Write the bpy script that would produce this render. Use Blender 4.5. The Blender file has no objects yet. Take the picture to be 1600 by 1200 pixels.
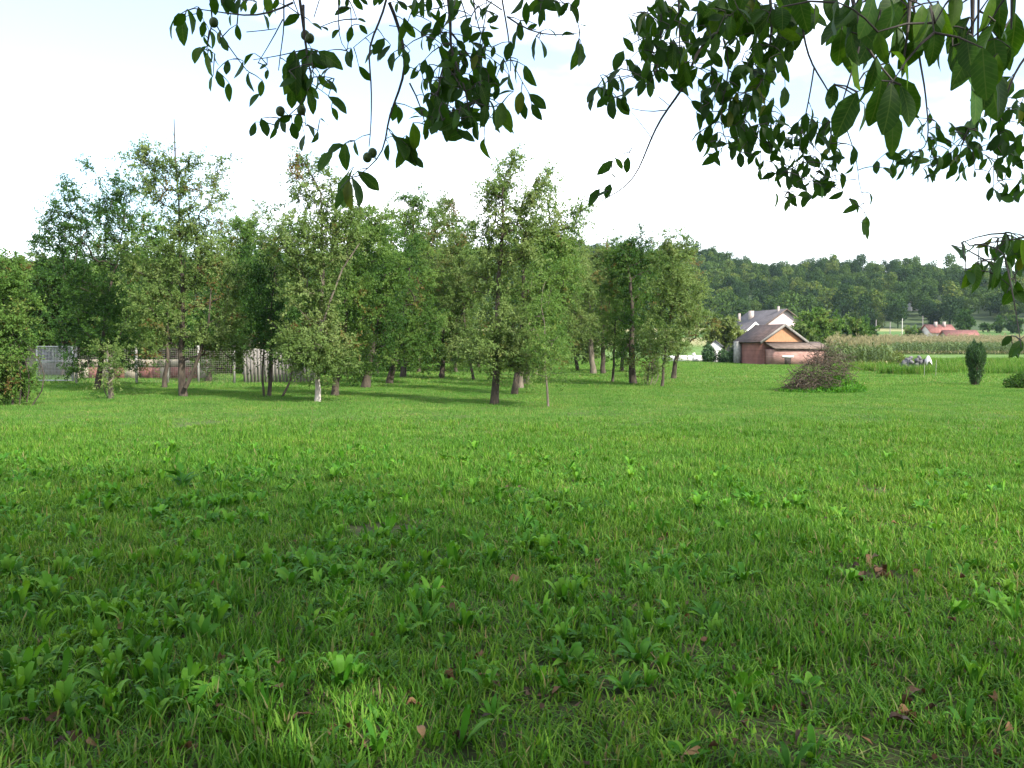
import bpy, math, random
import numpy as np
from mathutils import Vector, Matrix, Euler

# ------------------------------------------------------------------ camera
sc = bpy.context.scene
F_PX, CAM_H, HORIZON = 1500.0, 1.65, 538.0
TILT = math.atan((600.0 - HORIZON) / F_PX)
cam_data = bpy.data.cameras.new("camera")
cam_data.sensor_width = 36.0
cam_data.lens = F_PX / 1600.0 * 36.0
cam_data.clip_start = 0.05
cam_data.clip_end = 5000.0
cam = bpy.data.objects.new("camera", cam_data)
cam.location = (0, 0, CAM_H)
cam.rotation_euler = (math.radians(90) - TILT, 0, 0)
sc.collection.objects.link(cam)
sc.camera = cam

# ------------------------------------------------------------------ sky
SUN_EL, SUN_AZ = 37.0, 42.0          # sun behind the camera, to the right
to_sun = Vector((math.sin(math.radians(SUN_AZ)) * math.cos(math.radians(SUN_EL)),
                 -math.cos(math.radians(SUN_AZ)) * math.cos(math.radians(SUN_EL)),
                 math.sin(math.radians(SUN_EL))))
world = bpy.data.worlds.new("World")
sc.world = world
world.use_nodes = True
wn, wl = world.node_tree.nodes, world.node_tree.links
wn.clear()
w_out = wn.new("ShaderNodeOutputWorld")
w_bg = wn.new("ShaderNodeBackground")
w_sky = wn.new("ShaderNodeTexSky")
w_sky.sky_type = 'NISHITA'
w_sky.sun_disc = False
w_sky.sun_elevation = math.radians(SUN_EL)
w_sky.sun_rotation = math.atan2(to_sun.x, to_sun.y)
w_sky.dust_density = 1.0
w_bg.inputs['Strength'].default_value = 0.112
# thin bright cloud veil over the whole sky
w_tc = wn.new("ShaderNodeTexCoord")
w_map = wn.new("ShaderNodeMapping")
w_map.inputs['Scale'].default_value = (1.0, 1.0, 2.6)
w_map.inputs['Location'].default_value = (7.7, 1.9, 3.3)
w_noise = wn.new("ShaderNodeTexNoise")
w_noise.inputs['Scale'].default_value = 1.7
w_noise.inputs['Detail'].default_value = 6.0
w_noise.inputs['Roughness'].default_value = 0.55
w_ramp = wn.new("ShaderNodeValToRGB")
w_ramp.color_ramp.elements[0].position = 0.42
w_ramp.color_ramp.elements[0].color = (0.05, 0.05, 0.05, 1)
w_ramp.color_ramp.elements[1].position = 0.62
w_ramp.color_ramp.elements[1].color = (0.92, 0.92, 0.92, 1)
w_mix = wn.new("ShaderNodeMix")
w_mix.data_type = 'RGBA'
w_mix.inputs['B'].default_value = (10.0, 10.2, 10.6, 1)
wl.new(w_tc.outputs['Generated'], w_map.inputs['Vector'])
wl.new(w_map.outputs['Vector'], w_noise.inputs['Vector'])
wl.new(w_noise.outputs['Fac'], w_ramp.inputs['Fac'])
wl.new(w_ramp.outputs['Color'], w_mix.inputs['Factor'])
wl.new(w_sky.outputs['Color'], w_mix.inputs['A'])
wl.new(w_mix.outputs['Result'], w_bg.inputs['Color'])
wl.new(w_bg.outputs['Background'], w_out.inputs['Surface'])

# ------------------------------------------------------------------ sun, exposure
sun_data = bpy.data.lights.new("sun", 'SUN')
sun_data.energy = 3.6
sun_data.angle = math.radians(1.2)
sun_data.color = (1.0, 0.94, 0.84)
sun = bpy.data.objects.new("sun", sun_data)
sun.rotation_euler = to_sun.to_track_quat('Z', 'Y').to_euler()
sun.location = (8, -9, 12)
sc.collection.objects.link(sun)

sc.view_settings.view_transform = 'Standard'
sc.view_settings.look = 'None'
sc.view_settings.exposure = 1.66
sc.view_settings.gamma = 1.0
sc.view_settings.use_curve_mapping = False
sc.render.engine = 'CYCLES'
sc.cycles.max_bounces = 6
sc.cycles.diffuse_bounces = 3
sc.cycles.transmission_bounces = 4
sc.cycles.transparent_max_bounces = 8
sc.cycles.volume_bounces = 1
sc.cycles.caustics_reflective = False
sc.cycles.caustics_refractive = False

# ================================================================== helpers
COL = sc.collection
ct, st = math.cos(TILT), math.sin(TILT)


def ray(px, py):
    u, v = (px - 800.0) / F_PX, (600.0 - py) / F_PX
    return np.array([u, ct + v * st, v * ct - st])


def at(px, py, Y):
    """world point at depth Y (metres ahead of the camera) seen at photo pixel px, py"""
    d = ray(px, py)
    return np.array([0, 0, CAM_H]) + d * (Y / d[1])


def on_ground(px, py):
    d = ray(px, py)
    p = np.array([0, 0, CAM_H]) + d * (CAM_H / -d[2])
    p[2] = 0.0
    return p


GZ_Y = [-400, 110, 150, 190, 220, 300, 330, 700, 2500]
GZ_Z = [0, 0, 0.25, 1.2, 2.8, 6.5, 7.5, 7.5, 7.5]


def gz(y):
    return np.interp(y, GZ_Y, GZ_Z)


def norm(a):
    a = np.asarray(a, float)
    n = np.linalg.norm(a, axis=-1, keepdims=True)
    return a / np.maximum(n, 1e-9)


class MB:
    """collects quads and triangles with a per-face tone, then links ONE mesh object"""

    def __init__(self):
        self.v, self.q, self.t, self.qt, self.tt, self.n = [], [], [], [], [], 0

    def add(self, verts, quads=None, tris=None, tone=0.5):
        verts = np.asarray(verts, float).reshape(-1, 3)
        if quads is not None and len(quads):
            quads = np.asarray(quads, int).reshape(-1, 4)
            self.q.append(quads + self.n)
            self.qt.append(np.broadcast_to(np.asarray(tone, float), (len(quads),)))
        if tris is not None and len(tris):
            tris = np.asarray(tris, int).reshape(-1, 3)
            self.t.append(tris + self.n)
            self.tt.append(np.broadcast_to(np.asarray(tone, float) if quads is None else 0.5, (len(tris),)))
        self.v.append(verts)
        self.n += len(verts)

    def box(self, c, s, rz=0.0, tone=0.5, rot=None):
        x, y, z = np.asarray(s, float) / 2
        p = np.array([[-x, -y, -z], [x, -y, -z], [x, y, -z], [-x, y, -z],
                      [-x, -y, z], [x, -y, z], [x, y, z], [-x, y, z]])
        if rot is None:
            rot = Euler((0, 0, rz))
        p = p @ np.array(rot.to_matrix()).T + np.asarray(c, float)
        self.add(p, [[3, 2, 1, 0], [4, 5, 6, 7], [0, 1, 5, 4], [1, 2, 6, 5], [2, 3, 7, 6], [3, 0, 4, 7]], tone=tone)

    def tube(self, pts, rad, sides=5, tone=0.5, cap=False):
        pts = np.asarray(pts, float)
        k = len(pts)
        rad = np.broadcast_to(np.asarray(rad, float), (k,))
        t = norm(np.gradient(pts, axis=0))
        up = np.array([0.31, 0.17, 0.94]) if abs(t[0][2]) < 0.8 else np.array([0.95, 0.21, 0.12])
        a = norm(np.cross(t, up))
        b = np.cross(t, a)
        th = np.arange(sides) * 2 * math.pi / sides
        ring = (a[:, None, :] * np.cos(th)[None, :, None] + b[:, None, :] * np.sin(th)[None, :, None]) * rad[:, None, None]
        v = (pts[:, None, :] + ring).reshape(-1, 3)
        i = np.arange(k - 1)[:, None] * sides
        j = np.arange(sides)[None, :]
        jn = (j + 1) % sides
        q = np.stack([i + j, i + jn, i + sides + jn, i + sides + j], -1).reshape(-1, 4)
        tris = None
        if cap:
            base = (k - 1) * sides
            tris = [[base, base + m, base + m + 1] for m in range(1, sides - 1)]
        self.add(v, q, tris, tone=tone)

    def build(self, name, mat, parent=None, loc=(0, 0, 0), smooth=False, kind=None):
        o = bpy.data.objects.new(name, self.mesh(name, mat, loc, smooth))
        COL.objects.link(o)
        if parent is not None:
            o.parent = parent
        else:
            o.location = loc
        if kind:
            o['kind'] = kind
        return o

    def mesh(self, name, mat, loc=(0, 0, 0), smooth=False):
        me = bpy.data.meshes.new(name)
        v = np.concatenate(self.v) - np.asarray(loc, float)
        q = np.concatenate(self.q) if self.q else np.zeros((0, 4), int)
        t = np.concatenate(self.t) if self.t else np.zeros((0, 3), int)
        me.vertices.add(len(v))
        me.vertices.foreach_set("co", v.astype(np.float32).ravel())
        me.loops.add(len(q) * 4 + len(t) * 3)
        me.loops.foreach_set("vertex_index", np.concatenate([q.ravel(), t.ravel()]).astype(np.int32))
        me.polygons.add(len(q) + len(t))
        ls = np.concatenate([np.arange(len(q)) * 4, len(q) * 4 + np.arange(len(t)) * 3])
        me.polygons.foreach_set("loop_start", ls.astype(np.int32))
        me.update(calc_edges=True)
        tone = np.concatenate(self.qt + self.tt) if (self.qt or self.tt) else np.zeros(0)
        at_ = me.attributes.new("tone", 'FLOAT', 'FACE')
        at_.data.foreach_set("value", tone.astype(np.float32))
        me.materials.append(mat)
        if smooth:
            me.polygons.foreach_set("use_smooth", np.ones(len(me.polygons), bool))
        me.validate()
        return me


def thing(name, label, cat, loc=(0, 0, 0), rz=0.0, group=None):
    o = bpy.data.objects.new(name, None)
    COL.objects.link(o)
    o.empty_display_size = 0.3
    o.location = loc
    o.rotation_euler = (0, 0, rz)
    return tag(o, label, cat, group)


def tag(o, label, cat, group=None):
    o['label'] = label
    o['category'] = cat
    if group:
        o['group'] = group
    return o


# ------------------------------------------------------------------ materials
def new_mat(name):
    m = bpy.data.materials.new(name)
    m.use_nodes = True
    n, l = m.node_tree.nodes, m.node_tree.links
    n.clear()
    return m, n, l, n.new("ShaderNodeOutputMaterial")


def ramp(n, stops):
    r = n.new("ShaderNodeValToRGB")
    cr = r.color_ramp
    while len(cr.elements) < len(stops):
        cr.elements.new(0.5)
    for e, (p, c) in zip(cr.elements, stops):
        e.position = p
        e.color = (*c, 1)
    return r


def leaf_mat(name, stops, trans=0.35, patch=None, patch_scale=0.5, per_object=False, rough=0.5, trans_tint=(1.25, 1.2, 0.55), spec=0.35, veins=False):
    """leaf colour from the per-face tone attribute, some spatial patchiness, translucent"""
    m, n, l, out = new_mat(name)
    a = n.new("ShaderNodeAttribute")
    a.attribute_name = "tone"
    r = ramp(n, stops)
    fac = a.outputs['Fac']
    if per_object:
        oi = n.new("ShaderNodeObjectInfo")
        mx = n.new("ShaderNodeMath")
        mx.operation = 'MULTIPLY_ADD'
        mx.inputs[1].default_value = 0.25
        l.new(a.outputs['Fac'], mx.inputs[0])
        m2 = n.new("ShaderNodeMath")
        m2.operation = 'MULTIPLY'
        m2.inputs[1].default_value = 0.75
        l.new(oi.outputs['Random'], m2.inputs[0])
        l.new(m2.outputs[0], mx.inputs[2])
        fac = mx.outputs[0]
    l.new(fac, r.inputs['Fac'])
    colour = r.outputs['Color']
    if patch:
        g = n.new("ShaderNodeNewGeometry")
        no = n.new("ShaderNodeTexNoise")
        no.inputs['Scale'].default_value = patch_scale
        no.inputs['Detail'].default_value = 5
        no.inputs['Roughness'].default_value = 0.6
        l.new(g.outputs['Position'], no.inputs['Vector'])
        rr = ramp(n, patch)
        l.new(no.outputs['Fac'], rr.inputs['Fac'])
        mm = n.new("ShaderNodeMix")
        mm.data_type = 'RGBA'
        mm.blend_type = 'MULTIPLY'
        mm.inputs['Factor'].default_value = 1.0
        l.new(colour, mm.inputs['A'])
        l.new(rr.outputs['Color'], mm.inputs['B'])
        colour = mm.outputs['Result']
    if veins:                       # midrib and slanting side veins in the leaf's own coordinates, with blotches
        tc = n.new("ShaderNodeTexCoord")
        sx = n.new("ShaderNodeSeparateXYZ")
        l.new(tc.outputs['Object'], sx.inputs[0])

        def mth(op, a_, b_=None, c_=None):
            q_ = n.new("ShaderNodeMath")
            q_.operation = op
            for k_, v_ in enumerate((a_, b_, c_)):
                if v_ is None:
                    continue
                if isinstance(v_, (int, float)):
                    q_.inputs[k_].default_value = v_
                else:
                    l.new(v_, q_.inputs[k_])
            return q_.outputs[0]
        ay = mth('ABSOLUTE', sx.outputs['Y'])
        ph = mth('MULTIPLY', mth('MULTIPLY_ADD', ay, -0.75, sx.outputs['X']), 62.0)
        side = mth('POWER', mth('MULTIPLY_ADD', mth('SINE', ph), 0.5, 0.5), 8.0)
        rib = mth('LESS_THAN', ay, 0.012)
        vein = mth('MAXIMUM', mth('MULTIPLY', side, 0.55), rib)
        nz = n.new("ShaderNodeTexNoise")
        nz.inputs['Scale'].default_value = 5.0
        nz.inputs['Detail'].default_value = 4
        oi2 = n.new("ShaderNodeObjectInfo")
        off = n.new("ShaderNodeVectorMath")
        l.new(tc.outputs['Object'], off.inputs[0])
        l.new(oi2.outputs['Location'], off.inputs[1])
        l.new(off.outputs[0], nz.inputs['Vector'])
        blot = ramp(n, [(0.3, (0.72, 0.78, 0.7)), (0.62, (1.1, 1.08, 1.0)), (0.74, (1.5, 1.2, 0.9))])
        l.new(nz.outputs['Fac'], blot.inputs['Fac'])
        mb_ = n.new("ShaderNodeMix")
        mb_.data_type = 'RGBA'
        mb_.blend_type = 'MULTIPLY'
        mb_.inputs['Factor'].default_value = 1
        l.new(colour, mb_.inputs['A'])
        l.new(blot.outputs['Color'], mb_.inputs['B'])
        mv = n.new("ShaderNodeMix")
        mv.data_type = 'RGBA'
        l.new(mth('MULTIPLY', vein, 0.55), mv.inputs['Factor'])
        l.new(mb_.outputs['Result'], mv.inputs['A'])
        mv.inputs['B'].default_value = (0.085, 0.135, 0.035, 1)
        colour = mv.outputs['Result']
    p = n.new("ShaderNodeBsdfPrincipled")
    p.inputs['Roughness'].default_value = rough
    p.inputs['Specular IOR Level'].default_value = spec
    l.new(colour, p.inputs['Base Color'])
    tr = n.new("ShaderNodeBsdfTranslucent")
    tm = n.new("ShaderNodeMix")
    tm.data_type = 'RGBA'
    tm.blend_type = 'MULTIPLY'
    tm.inputs['Factor'].default_value = 1.0
    tm.inputs['B'].default_value = (*trans_tint, 1)
    l.new(colour, tm.inputs['A'])
    l.new(tm.outputs['Result'], tr.inputs['Color'])
    mix = n.new("ShaderNodeMixShader")
    mix.inputs['Fac'].default_value = trans
    l.new(p.outputs[0], mix.inputs[1])
    l.new(tr.outputs[0], mix.inputs[2])
    l.new(mix.outputs[0], out.inputs['Surface'])
    return m


def solid_mat(name, c1, c2, scale=4.0, rough=0.8, bump=0.3, stretch=(1, 1, 1), detail=6, bump_dist=0.02, spec=0.3, wave=None):
    m, n, l, out = new_mat(name)
    tc = n.new("ShaderNodeTexCoord")
    mp = n.new("ShaderNodeMapping")
    mp.inputs['Scale'].default_value = stretch
    no = n.new("ShaderNodeTexNoise")
    no.inputs['Scale'].default_value = scale
    no.inputs['Detail'].default_value = detail
    no.inputs['Roughness'].default_value = 0.62
    l.new(tc.outputs['Object'], mp.inputs['Vector'])
    l.new(mp.outputs['Vector'], no.inputs['Vector'])
    r = ramp(n, [(0.32, c1), (0.68, c2)])
    l.new(no.outputs['Fac'], r.inputs['Fac'])
    p = n.new("ShaderNodeBsdfPrincipled")
    p.inputs['Roughness'].default_value = rough
    p.inputs['Specular IOR Level'].default_value = spec
    l.new(r.outputs['Color'], p.inputs['Base Color'])
    b = n.new("ShaderNodeBump")
    b.inputs['Strength'].default_value = bump
    b.inputs['Distance'].default_value = bump_dist
    l.new(no.outputs['Fac'], b.inputs['Height'])
    if wave:
        w = n.new("ShaderNodeTexWave")
        w.bands_direction = wave[0]
        w.inputs['Scale'].default_value = wave[1]
        w.inputs['Distortion'].default_value = 0.6
        l.new(tc.outputs['Object'], w.inputs['Vector'])
        b2 = n.new("ShaderNodeBump")
        b2.inputs['Strength'].default_value = 0.7
        b2.inputs['Distance'].default_value = 0.05
        l.new(w.outputs['Fac'], b2.inputs['Height'])
        l.new(b.outputs['Normal'], b2.inputs['Normal'])
        l.new(b2.outputs['Normal'], p.inputs['Normal'])
    else:
        l.new(b.outputs['Normal'], p.inputs['Normal'])
    l.new(p.outputs[0], out.inputs['Surface'])
    return m


def brick_mat(name, c1, c2, mortar):
    m, n, l, out = new_mat(name)
    tc = n.new("ShaderNodeTexCoord")
    mp = n.new("ShaderNodeMapping")
    mp.inputs['Rotation'].default_value = (math.radians(90), 0, 0)
    br = n.new("ShaderNodeTexBrick")
    br.inputs['Scale'].default_value = 1.0
    br.inputs['Brick Width'].default_value = 0.26
    br.inputs['Row Height'].default_value = 0.08
    br.inputs['Mortar Size'].default_value = 0.008
    br.inputs['Color1'].default_value = (*c1, 1)
    br.inputs['Color2'].default_value = (*c2, 1)
    br.inputs['Mortar'].default_value = (*mortar, 1)
    l.new(tc.outputs['Object'], mp.inputs['Vector'])
    l.new(mp.outputs['Vector'], br.inputs['Vector'])
    no = n.new("ShaderNodeTexNoise")
    no.inputs['Scale'].default_value = 1.6
    no.inputs['Detail'].default_value = 7
    l.new(tc.outputs['Object'], no.inputs['Vector'])
    rr = ramp(n, [(0.3, (0.7, 0.68, 0.66)), (0.7, (1.12, 1.1, 1.08))])
    l.new(no.outputs['Fac'], rr.inputs['Fac'])
    mm = n.new("ShaderNodeMix")
    mm.data_type = 'RGBA'
    mm.blend_type = 'MULTIPLY'
    mm.inputs['Factor'].default_value = 1
    l.new(br.outputs['Color'], mm.inputs['A'])
    l.new(rr.outputs['Color'], mm.inputs['B'])
    p = n.new("ShaderNodeBsdfPrincipled")
    p.inputs['Roughness'].default_value = 0.9
    l.new(mm.outputs['Result'], p.inputs['Base Color'])
    b = n.new("ShaderNodeBump")
    b.inputs['Strength'].default_value = 0.5
    b.inputs['Distance'].default_value = 0.01
    b.invert = True
    l.new(br.outputs['Fac'], b.inputs['Height'])
    l.new(b.outputs['Normal'], p.inputs['Normal'])
    l.new(p.outputs[0], out.inputs['Surface'])
    return m


M = {}
BROWNISH = [(0.93, (0.115, 0.10, 0.025)), (1.0, (0.125, 0.070, 0.028))]
ORC = dict(trans=0.42, rough=0.6, spec=0.14)
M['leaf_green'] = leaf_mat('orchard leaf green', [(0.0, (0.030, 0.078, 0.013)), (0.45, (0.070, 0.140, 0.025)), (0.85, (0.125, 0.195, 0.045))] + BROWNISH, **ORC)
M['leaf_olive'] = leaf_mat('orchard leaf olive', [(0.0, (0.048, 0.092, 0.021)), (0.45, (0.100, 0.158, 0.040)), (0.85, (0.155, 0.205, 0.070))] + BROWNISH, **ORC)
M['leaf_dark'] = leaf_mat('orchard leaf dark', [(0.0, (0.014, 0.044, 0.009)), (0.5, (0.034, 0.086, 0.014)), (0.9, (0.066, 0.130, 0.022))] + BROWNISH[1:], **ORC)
M['leaf_pale'] = leaf_mat('willow leaf pale', [(0.0, (0.05, 0.085, 0.03)), (0.5, (0.075, 0.125, 0.03)), (1.0, (0.115, 0.165, 0.045))], **ORC)
M['leaf_yellow'] = leaf_mat('garden leaf yellow green', [(0.0, (0.07, 0.11, 0.02)), (0.5, (0.11, 0.15, 0.03)), (1.0, (0.16, 0.19, 0.045))])
M['leaf_wood'] = leaf_mat('hillside wood leaf', [(0.0, (0.007, 0.021, 0.008)), (0.40, (0.024, 0.054, 0.012)), (0.75, (0.056, 0.100, 0.019)), (0.93, (0.100, 0.128, 0.026)), (1.0, (0.15, 0.145, 0.025))], per_object=True, trans=0.22, rough=0.7, spec=0.08)
M['leaf_walnut'] = leaf_mat('walnut leaf', [(0.0, (0.014, 0.044, 0.008)), (0.55, (0.026, 0.074, 0.010)), (0.86, (0.048, 0.108, 0.014)), (0.93, (0.11, 0.11, 0.02)), (1.0, (0.08, 0.045, 0.022))], trans=0.46, rough=0.5, spec=0.2, per_object=False, trans_tint=(1.5, 1.45, 0.4))
M['leaf_walnut_vein'] = leaf_mat('veined walnut leaf', [(0.0, (0.015, 0.048, 0.008)), (0.55, (0.032, 0.090, 0.011)), (0.86, (0.066, 0.135, 0.015)), (0.93, (0.11, 0.11, 0.02)), (1.0, (0.08, 0.045, 0.022))], trans=0.48, rough=0.5, spec=0.2, trans_tint=(1.5, 1.45, 0.4), veins=True)
M['leaf_evergreen'] = leaf_mat('evergreen shrub leaf', [(0.0, (0.012, 0.035, 0.012)), (0.6, (0.028, 0.074, 0.020)), (1.0, (0.075, 0.14, 0.032))], trans=0.2)
M['corn'] = leaf_mat('corn leaf', [(0.0, (0.05, 0.095, 0.022)), (0.55, (0.10, 0.14, 0.04)), (0.62, (0.20, 0.19, 0.08)), (1.0, (0.32, 0.29, 0.16))], trans=0.3)
GRASS_PATCH = [(0.30, (0.66, 0.80, 0.70)), (0.5, (1.0, 1.0, 1.0)), (0.70, (1.38, 1.12, 1.15))]
M['grass'] = leaf_mat('grass blade', [(0.0, (0.024, 0.082, 0.006)), (0.5, (0.062, 0.168, 0.015)), (0.85, (0.128, 0.240, 0.030)), (0.94, (0.15, 0.18, 0.06)), (1.0, (0.22, 0.17, 0.09))], trans=0.35, patch=GRASS_PATCH, patch_scale=0.35, rough=0.6, trans_tint=(1.2, 1.25, 0.4), spec=0.12)  # near lawn's shade partly put into this darker, more saturated green
M['grass_far'] = leaf_mat('sunlit mown meadow blade', [(0.0, (0.046, 0.125, 0.016)), (0.5, (0.080, 0.195, 0.030)), (0.85, (0.130, 0.240, 0.050)), (0.94, (0.17, 0.20, 0.07)), (1.0, (0.24, 0.19, 0.10))], trans=0.35, patch=GRASS_PATCH, patch_scale=0.55, rough=0.7, trans_tint=(1.2, 1.25, 0.5), spec=0.1)  # paler, yellower grass copy: the lawn's sunlight is put into its colour
M['weed'] = leaf_mat('broad weed leaf', [(0.0, (0.022, 0.092, 0.006)), (0.5, (0.050, 0.168, 0.011)), (1.0, (0.105, 0.240, 0.020))], trans=0.33, patch=GRASS_PATCH, patch_scale=0.5, rough=0.55, spec=0.15)
M['dry_leaf'] = leaf_mat('dry fallen leaf', [(0.0, (0.026, 0.015, 0.009)), (0.4, (0.065, 0.032, 0.014)), (0.7, (0.125, 0.062, 0.022)), (1.0, (0.16, 0.10, 0.045))], trans=0.15, rough=0.7, trans_tint=(1.1, 0.9, 0.6))
M['dry_twig'] = solid_mat('dry twig', (0.028, 0.021, 0.014), (0.095, 0.073, 0.050), 9, 0.9)
M['bark'] = solid_mat('rough bark', (0.018, 0.014, 0.010), (0.075, 0.060, 0.044), 7, 0.95, 0.9, (1, 1, 0.35), bump_dist=0.03)
M['bark_pale'] = solid_mat('pale grey bark', (0.05, 0.042, 0.032), (0.16, 0.135, 0.10), 7, 0.95, 0.8, (1, 1, 0.35), bump_dist=0.03)
M['whitewash'] = solid_mat('limewashed bark', (0.20, 0.17, 0.14), (0.50, 0.46, 0.41), 6, 0.9, 0.8, (1, 1, 0.4))
M['walnut_bark'] = solid_mat('walnut twig bark', (0.035, 0.030, 0.028), (0.085, 0.075, 0.070), 12, 0.85)
M['walnut_fruit'] = solid_mat('green walnut husk', (0.03, 0.055, 0.015), (0.06, 0.095, 0.025), 30, 0.5)
M['fence_metal'] = solid_mat('galvanised metal', (0.26, 0.26, 0.26), (0.40, 0.40, 0.39), 5, 0.55)
M['concrete'] = solid_mat('concrete', (0.15, 0.145, 0.13), (0.28, 0.27, 0.25), 5, 0.9)
M['wire'] = solid_mat('rusty wire', (0.15, 0.13, 0.11), (0.30, 0.27, 0.23), 8, 0.7)
M['board_grey'] = solid_mat('weathered board', (0.10, 0.092, 0.082), (0.22, 0.205, 0.185), 4, 0.9, stretch=(4, 4, 0.5))
M['white_wall'] = solid_mat('white render', (0.44, 0.42, 0.41), (0.60, 0.58, 0.57), 1.5, 0.85, 0.15)
M['dark_wall'] = solid_mat('dark brown boarding', (0.06, 0.048, 0.045), (0.12, 0.098, 0.09), 3, 0.9, stretch=(6, 6, 0.6))
M['pink_wall'] = solid_mat('pale pink render', (0.46, 0.36, 0.36), (0.58, 0.47, 0.47), 1.2, 0.85, 0.15)
M['brick_red'] = brick_mat('red brick', (0.15, 0.052, 0.042), (0.21, 0.080, 0.066), (0.17, 0.11, 0.095))
M['brick_pink'] = brick_mat('worn pink brick', (0.27, 0.135, 0.115), (0.34, 0.19, 0.16), (0.32, 0.25, 0.22))
M['gable_orange'] = solid_mat('orange brown boards', (0.25, 0.125, 0.062), (0.36, 0.195, 0.105), 2.5, 0.85, 0.3, (6, 1, 1))
M['tile_dark'] = solid_mat('dark brown tile', (0.032, 0.022, 0.020), (0.075, 0.050, 0.045), 3, 0.85, 0.4, wave=('Z', 2.6))
M['tile_brown'] = solid_mat('weathered brown tile', (0.085, 0.063, 0.050), (0.17, 0.125, 0.10), 3, 0.9, 0.4, wave=('Z', 2.6))
M['tile_grey'] = solid_mat('slate grey roof', (0.040, 0.037, 0.042), (0.085, 0.078, 0.086), 3, 0.8, 0.4, wave=('Z', 2.6))
M['tile_red'] = solid_mat('red clay tile', (0.15, 0.058, 0.048), (0.24, 0.105, 0.088), 2, 0.85, 0.4, wave=('Z', 2.0))
M['plaster'] = solid_mat('weathered beige plaster', (0.15, 0.13, 0.095), (0.27, 0.24, 0.185), 1.3, 0.9, 0.3)
M['white_paint'] = solid_mat('white paint', (0.70, 0.69, 0.67), (0.82, 0.81, 0.79), 3, 0.6, 0.1)
M['dark_opening'] = solid_mat('door opening shade', (0.018, 0.014, 0.012), (0.035, 0.028, 0.022), 5, 0.8)  # dark colour stands in for the shade inside the annex door opening
M['glass'] = solid_mat('window glass', (0.02, 0.025, 0.03), (0.04, 0.045, 0.05), 2, 0.1, 0.0, spec=0.6)
M['chimney'] = solid_mat('chimney render', (0.22, 0.18, 0.16), (0.34, 0.29, 0.27), 4, 0.9)
M['rubble'] = solid_mat('grey rubble', (0.05, 0.049, 0.052), (0.15, 0.145, 0.15), 3, 0.95, 0.8, bump_dist=0.05)
M['pole_pale'] = solid_mat('pale concrete pole', (0.30, 0.29, 0.26), (0.42, 0.41, 0.37), 3, 0.9)
M['pole_wood'] = solid_mat('grey wooden pole', (0.11, 0.10, 0.095), (0.19, 0.175, 0.17), 3, 0.9)


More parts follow.
